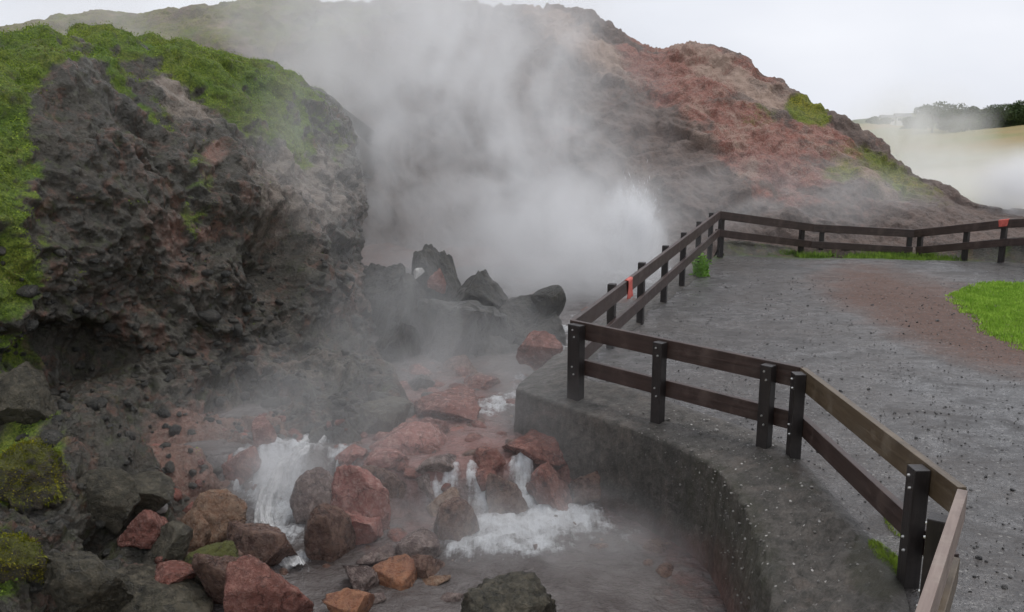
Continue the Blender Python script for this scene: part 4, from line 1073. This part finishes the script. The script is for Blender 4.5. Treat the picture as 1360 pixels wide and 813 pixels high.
# ------------------------------------------------------------------ SPRAY AND FROTH
def droplets(name, P, D, L, w, mat, seed=1):
    """small elongated drops: 4-sided spindles"""
    n = len(P); r = np.random.default_rng(seed)
    D = D / (np.linalg.norm(D, axis=1, keepdims=True) + 1e-9)
    a = np.cross(D, r.normal(size=(n, 3))); a /= np.linalg.norm(a, axis=1, keepdims=True); b = np.cross(D, a)
    L = L[:, None]; w = w[:, None]
    V = np.stack([P - D * L, P + a * w, P - .5 * a * w + .87 * b * w, P - .5 * a * w - .87 * b * w, P + D * L], 1).reshape(-1, 3)
    base = np.arange(n)[:, None] * 5
    f = np.array([[0, 1, 2], [0, 2, 3], [0, 3, 1], [4, 2, 1], [4, 3, 2], [4, 1, 3]])
    Fc = (base[:, None, :] + f[None]).reshape(-1, 3)
    return mesh(name, V, Fc, mat)
def jet(origin, n, v0, spread, seed, dirn=(0, 0, 1), g=9.8, tmax=.6):
    r = np.random.default_rng(seed)
    v = np.array(dirn) * v0 * r.uniform(.3, 1, (n, 1)) + r.normal(0, spread, (n, 3))
    t = r.uniform(0, tmax, (n, 1)); t = np.minimum(t, np.abs(v[:, 2:3]) * 2 / g + .03)
    P = np.array(origin) + v * t + np.array([0, 0, -.5 * g]) * t * t
    return P, v + np.array([0, 0, -g]) * t
sp0 = at_z(852, 352, -.35)
P, D = jet(sp0, 6000, 5.6, .42, 1, (-.10, 0, 1), tmax=1.1)
P2, D2 = jet(sp0 + np.array([-.6, .2, 0]), 1200, 4.2, .4, 2, (-.1, 0, 1), tmax=1.0)
P = np.concatenate([P, P2]); D = np.concatenate([D, D2])
o = droplets('fountain_spray', P, D, rng.uniform(.03, .12, len(P)), rng.uniform(.003, .009, len(P)), M['spray'], 1)
tag(o, 'white droplets thrown up by the boiling spring beyond the fence', 'spray', kind='stuff')
# left cascade splash
c0 = at_y(395, 612, 9.4); c1 = at_y(335, 690, 8.6)
Ps, Ds = [], []
for i in range(14):
    t = i / 13; o_ = c0 * (1 - t) + c1 * t
    p_, d_ = jet(o_, 520, 1.7, .32, 20 + i, (-.25, -.3, 1), tmax=.5); Ps.append(p_); Ds.append(d_)
for (x, y_, yy) in ((640, 690, 8.4), (690, 700, 8.35), (720, 690, 8.4), (790, 690, 8.4), (345, 650, 8.8), (430, 590, 9.8), (405, 735, 8.2), (660, 700, 8.4), (770, 690, 8.4), (600, 650, 8.7)):
    p_, d_ = jet(at_y(x, y_, yy), 260, 1.0, .3, x, (0, -.2, 1), tmax=.4); Ps.append(p_); Ds.append(d_)
P = np.concatenate(Ps); D = np.concatenate(Ds)
o = droplets('splash', P, D, rng.uniform(.008, .04, len(P)), rng.uniform(.002, .0055, len(P)), M['spray'], 2)
tag(o, 'white splashing drops over the stream cascades', 'splash', kind='stuff')

# falling sheet of the left cascade and thin falls of the right one
def sheet(name, pts, wid, seed, label, amp=.06, den=.72, bulge=.10):
    """pts: list of (px,py,y) centreline; wid: list of half widths (m)"""
    C = crom(np.array([at_y(*p) for p in pts]), 120); w_ = crom(np.array(wid)[:, None], 120)
    T_ = np.gradient(C, axis=0); T_ /= np.linalg.norm(T_, axis=1, keepdims=True)
    side = np.cross(T_, [0, 0, 1]); side /= np.linalg.norm(side, axis=1, keepdims=True)
    up = np.cross(side, T_)
    us = np.linspace(-1, 1, 70)
    S = C[:, None, :] + side[:, None, :] * (us[None, :, None] * w_[:, None, :]) + up[:, None, :] * ((bulge * (1 - us ** 2))[None, :, None] - bulge * .5)
    par = np.stack([np.broadcast_to(us[None, :] * 1.0, (120, 70)) * w_ , np.broadcast_to(np.linspace(0, 1, 120)[:, None] * .35, (120, 70)), np.full((120, 70), seed * 1.0)], -1)
    d = amp * fbm(par, .06, 4, seed) + amp * .6 * fbm(S, .09, 4, seed + 1)
    S = S + up[:, None, :] * d[..., None]
    # ragged edges: tuck the rim down so the sheet dives into the water
    rim = sst(np.abs(us)[None, :] + .25 * fbm(par, .15, 3, seed + 2), .75, 1.05)
    S = S - up[:, None, :] * (rim * bulge * 1.2)[..., None]
    o = mesh(name, S.reshape(-1, 3), gridfaces(120, 70), M['falls'], mask=np.stack([np.clip(den - .9 * sst(np.abs(us)[None, :] + .3 * fbm(par, .15, 3, seed + 2), .35, 1.0) + .4 * fbm(par, .08, 3, seed + 3), 0, 1), 0 * rim, 0 * rim], -1).reshape(-1, 3))
    fa = o.data.attributes.new('flow', 'FLOAT_COLOR', 'POINT'); f4 = np.ones((120 * 70, 4), np.float32); f4[:, 0] = par[..., 0].ravel(); f4[:, 1] = par[..., 1].ravel(); f4[:, 2] = seed
    fa.data.foreach_set('color', f4.ravel())
    tag(o, kind='structure', label=label); return o
sheet('waterfall', [(x_, y_, yw(x_, y_) - .06) for x_, y_ in ((425, 580), (398, 602), (368, 640), (352, 690), (372, 730), (400, 756))], [.26, .24, .19, .17, .16, .14], 3, 'white water tumbling down the left cascade')
# ------------------------------------------------------------------ STEAM
def steam_mat(name, dens, scale, lo, hi, col=(.985, .988, .995), stretch=(1, 1, .8), off=0.0, an=.2, dist=1.2, power=1.5):
    m, nt = newmat(name); s = NT.__new__(NT); s.m, s.t = m, nt
    s.out = s.n('ShaderNodeOutputMaterial')
    tc = s.n('ShaderNodeTexCoord'); s.pos = tc.outputs['Object']
    geo = s.n('ShaderNodeNewGeometry')
    ln = s.n('ShaderNodeVectorMath', operation='LENGTH'); s.l(s.pos, ln.inputs[0])
    fall = s.math('SUBTRACT', 1.0, ln.outputs['Value'], clamp=True)
    fall = s.math('POWER', s.math('MINIMUM', s.math('MULTIPLY', fall, 1.6), 1.0), power)
    mp = s.n('ShaderNodeMapping'); s.l(geo.outputs['Position'], mp.inputs[0]); mp.inputs['Scale'].default_value = stretch; mp.inputs['Location'].default_value = (off, off * .7, off * 1.3)
    n = s.noise(scale, 4, .55, mp.outputs[0], dist)
    nn = s.n('ShaderNodeMapRange'); nn.interpolation_type = 'SMOOTHSTEP'
    s.l(n, nn.inputs[0]); nn.inputs[1].default_value = lo; nn.inputs[2].default_value = hi
    # noise eats into the rim more than the core, so the outline is ragged
    d = s.math('MULTIPLY', s.math('MULTIPLY', nn.outputs[0], fall), dens)
    v = s.n('ShaderNodeVolumePrincipled'); v.inputs['Color'].default_value = (*col, 1); v.inputs['Anisotropy'].default_value = an
    s.l(d, v.inputs['Density']); s.l(v.outputs[0], s.out.inputs['Volume'])
    return m
def steam(px, py, y, rad, dens, scale, lo, hi, label, rot=0, **k):
    import bmesh
    c = at_y(px, py, y)
    bm = bmesh.new(); bmesh.ops.create_icosphere(bm, subdivisions=3, radius=1.0)
    me = bpy.data.meshes.new('steam'); bm.to_mesh(me); bm.free()
    o = bpy.data.objects.new('steam', me); COL.objects.link(o)
    o.location = c; o.scale = rad; o.rotation_euler = (0, R(rot), 0)
    me.materials.append(steam_mat('steam_vapour', dens, scale, lo, hi, **k))
    tag(o, label, 'steam', kind='stuff'); return o
steam(620, 200, 21.5, (5.6, 4.8, 6.4), .50, .42, .41, .64, 'main steam plume rising from the boiling spring', rot=-14, off=3, dist=2.0)
steam(745, 345, 18.3, (3.4, 3.4, 2.7), .85, .6, .30, .62, 'thick white steam over the boiling pool', off=9, dist=1.8)
steam(846, 312, 18.4, (.75, .5, 1.45), 6.0, 2.6, .34, .60, 'dense white steam jet of the fountain', rot=-16, off=1, stretch=(1, 1, .4))
steam(560, 60, 28, (7.5, 5, 5.0), .36, .3, .28, .66, 'thin steam drifting over the cliff top', off=5)
steam(250, 35, 30, (9, 5, 3.4), .10, .3, .25, .6, 'faint steam veil over the grassy slope behind the cliff', off=15)
steam(430, 220, 13.0, (1.7, 1.2, 2.4), .34, .8, .3, .66, 'thin veil of steam before the shoulder of the cliff', off=16)
steam(1010, 285, 22.8, (6.8, 2.2, 1.9), .42, .5, .28, .66, 'low steam drifting behind the far fence', off=6)
steam(1290, 275, 38, (10, 7, 3.3), .42, .22, .18, .6, 'wide bank of steam in front of the far field', off=7)
steam(1215, 185, 60, (6.5, 6, 4.8), .26, .24, .30, .64, 'faint steam rising before the distant trees', off=8)
steam(1358, 262, 25, (1.8, 1.4, 1.7), 2.2, .9, .3, .6, 'bright puff of steam at the right edge behind the fence', off=2)
steam(600, 560, 10.3, (4.2, 4.0, 1.6), .30, .7, .30, .66, 'thin steam hanging over the stream', off=4)
steam(560, 420, 12.2, (2.2, 1.6, 1.3), .42, .9, .36, .64, 'wisps of steam before the dark promontory', off=11)
steam(375, 650, 8.6, (.65, .6, .65), 2.6, 2.4, .34, .64, 'spray mist over the left cascade', off=12)
steam(700, 725, 7.7, (2.1, 1.2, .75), .95, 1.3, .32, .64, 'mist over the lower pool', off=13)

steam(880, 745, 7.4, (1.3, .9, .6), .7, 1.3, .3, .64, 'mist over the pool beside the wall', off=17)
steam(400, 570, 8.4, (2.2, .9, 1.1), .26, 1.0, .3, .64, 'thin mist before the foot of the cliff', off=18)
# ------------------------------------------------------------------ LIGHT, SKY, CAMERA
sun = bpy.data.lights.new('sun', 'SUN'); sun.energy = 1.1; sun.angle = R(25); sun.color = (1, .97, .93)
so = bpy.data.objects.new('sun', sun); COL.objects.link(so)
EL, AZ = 52, 205     # azimuth: behind-right of the hill, high and veiled
d = Vector((math.sin(R(AZ)) * math.cos(R(EL)), -math.cos(R(AZ)) * math.cos(R(EL)) * -1, math.sin(R(EL))))
d = Vector((.35 * math.cos(R(EL)), .2 * math.cos(R(EL)), math.sin(R(EL)))).normalized()
so.rotation_euler = d.to_track_quat('Z', 'Y').to_euler(); so.location = (0, 0, 30)
w = bpy.data.worlds.new('World'); sc.world = w; w.use_nodes = True; nt = w.node_tree; nt.nodes.clear()
out = nt.nodes.new('ShaderNodeOutputWorld'); bg = nt.nodes.new('ShaderNodeBackground')
sky = nt.nodes.new('ShaderNodeTexSky'); sky.sky_type = 'NISHITA'; sky.sun_disc = False
sky.sun_elevation = math.asin(d.z); sky.sun_rotation = math.atan2(d.x, d.y); sky.dust_density = 4; sky.air_density = 1.5
hs = nt.nodes.new('ShaderNodeHueSaturation'); hs.inputs['Saturation'].default_value = .15
nt.links.new(sky.outputs[0], hs.inputs['Color'])
tc = nt.nodes.new('ShaderNodeTexCoord'); nz = nt.nodes.new('ShaderNodeTexNoise'); nz.inputs['Scale'].default_value = 2.2; nz.inputs['Detail'].default_value = 4
mp = nt.nodes.new('ShaderNodeMapping'); mp.inputs['Scale'].default_value = (1, 1, 2.5)
nt.links.new(tc.outputs['Generated'], mp.inputs[0]); nt.links.new(mp.outputs[0], nz.inputs['Vector'])
rp = nt.nodes.new('ShaderNodeValToRGB'); e = rp.color_ramp.elements
e[0].position = .35; e[0].color = (.70, .73, .80, 1); e[1].position = .65; e[1].color = (.84, .86, .92, 1)
nt.links.new(nz.outputs['Fac'], rp.inputs[0])
vm = nt.nodes.new('ShaderNodeVectorMath'); vm.operation = 'SCALE'; vm.inputs['Scale'].default_value = 10
nt.links.new(rp.outputs[0], vm.inputs[0])
mx = nt.nodes.new('ShaderNodeMix'); mx.data_type = 'RGBA'; mx.inputs[0].default_value = .9
nt.links.new(hs.outputs[0], mx.inputs[6]); nt.links.new(vm.outputs[0], mx.inputs[7])
nt.links.new(mx.outputs[2], bg.inputs[0]); bg.inputs[1].default_value = .1; nt.links.new(bg.outputs[0], out.inputs[0])

cam = bpy.data.cameras.new('camera'); cam.sensor_width = 36; cam.lens = 36 * F / 1360; cam.clip_end = 5000; cam.clip_start = .05
co = bpy.data.objects.new('camera', cam); COL.objects.link(co); co.location = (0, 0, CAMZ); co.rotation_euler = (math.pi / 2 - PITCH, 0, 0); sc.camera = co
sc.view_settings.view_transform = 'Standard'; sc.view_settings.look = 'None'; sc.view_settings.exposure = .2; sc.view_settings.gamma = 1
sc.render.engine = 'CYCLES'
cy = sc.cycles; cy.use_denoising = True; cy.volume_bounces = 5; cy.max_bounces = 8; cy.diffuse_bounces = 3; cy.glossy_bounces = 2; cy.transmission_bounces = 2
cy.volume_step_rate = 1.0; cy.volume_max_steps = 128; cy.use_adaptive_sampling = True; cy.adaptive_threshold = .02
sc.render.resolution_x = 1024; sc.render.resolution_y = 612
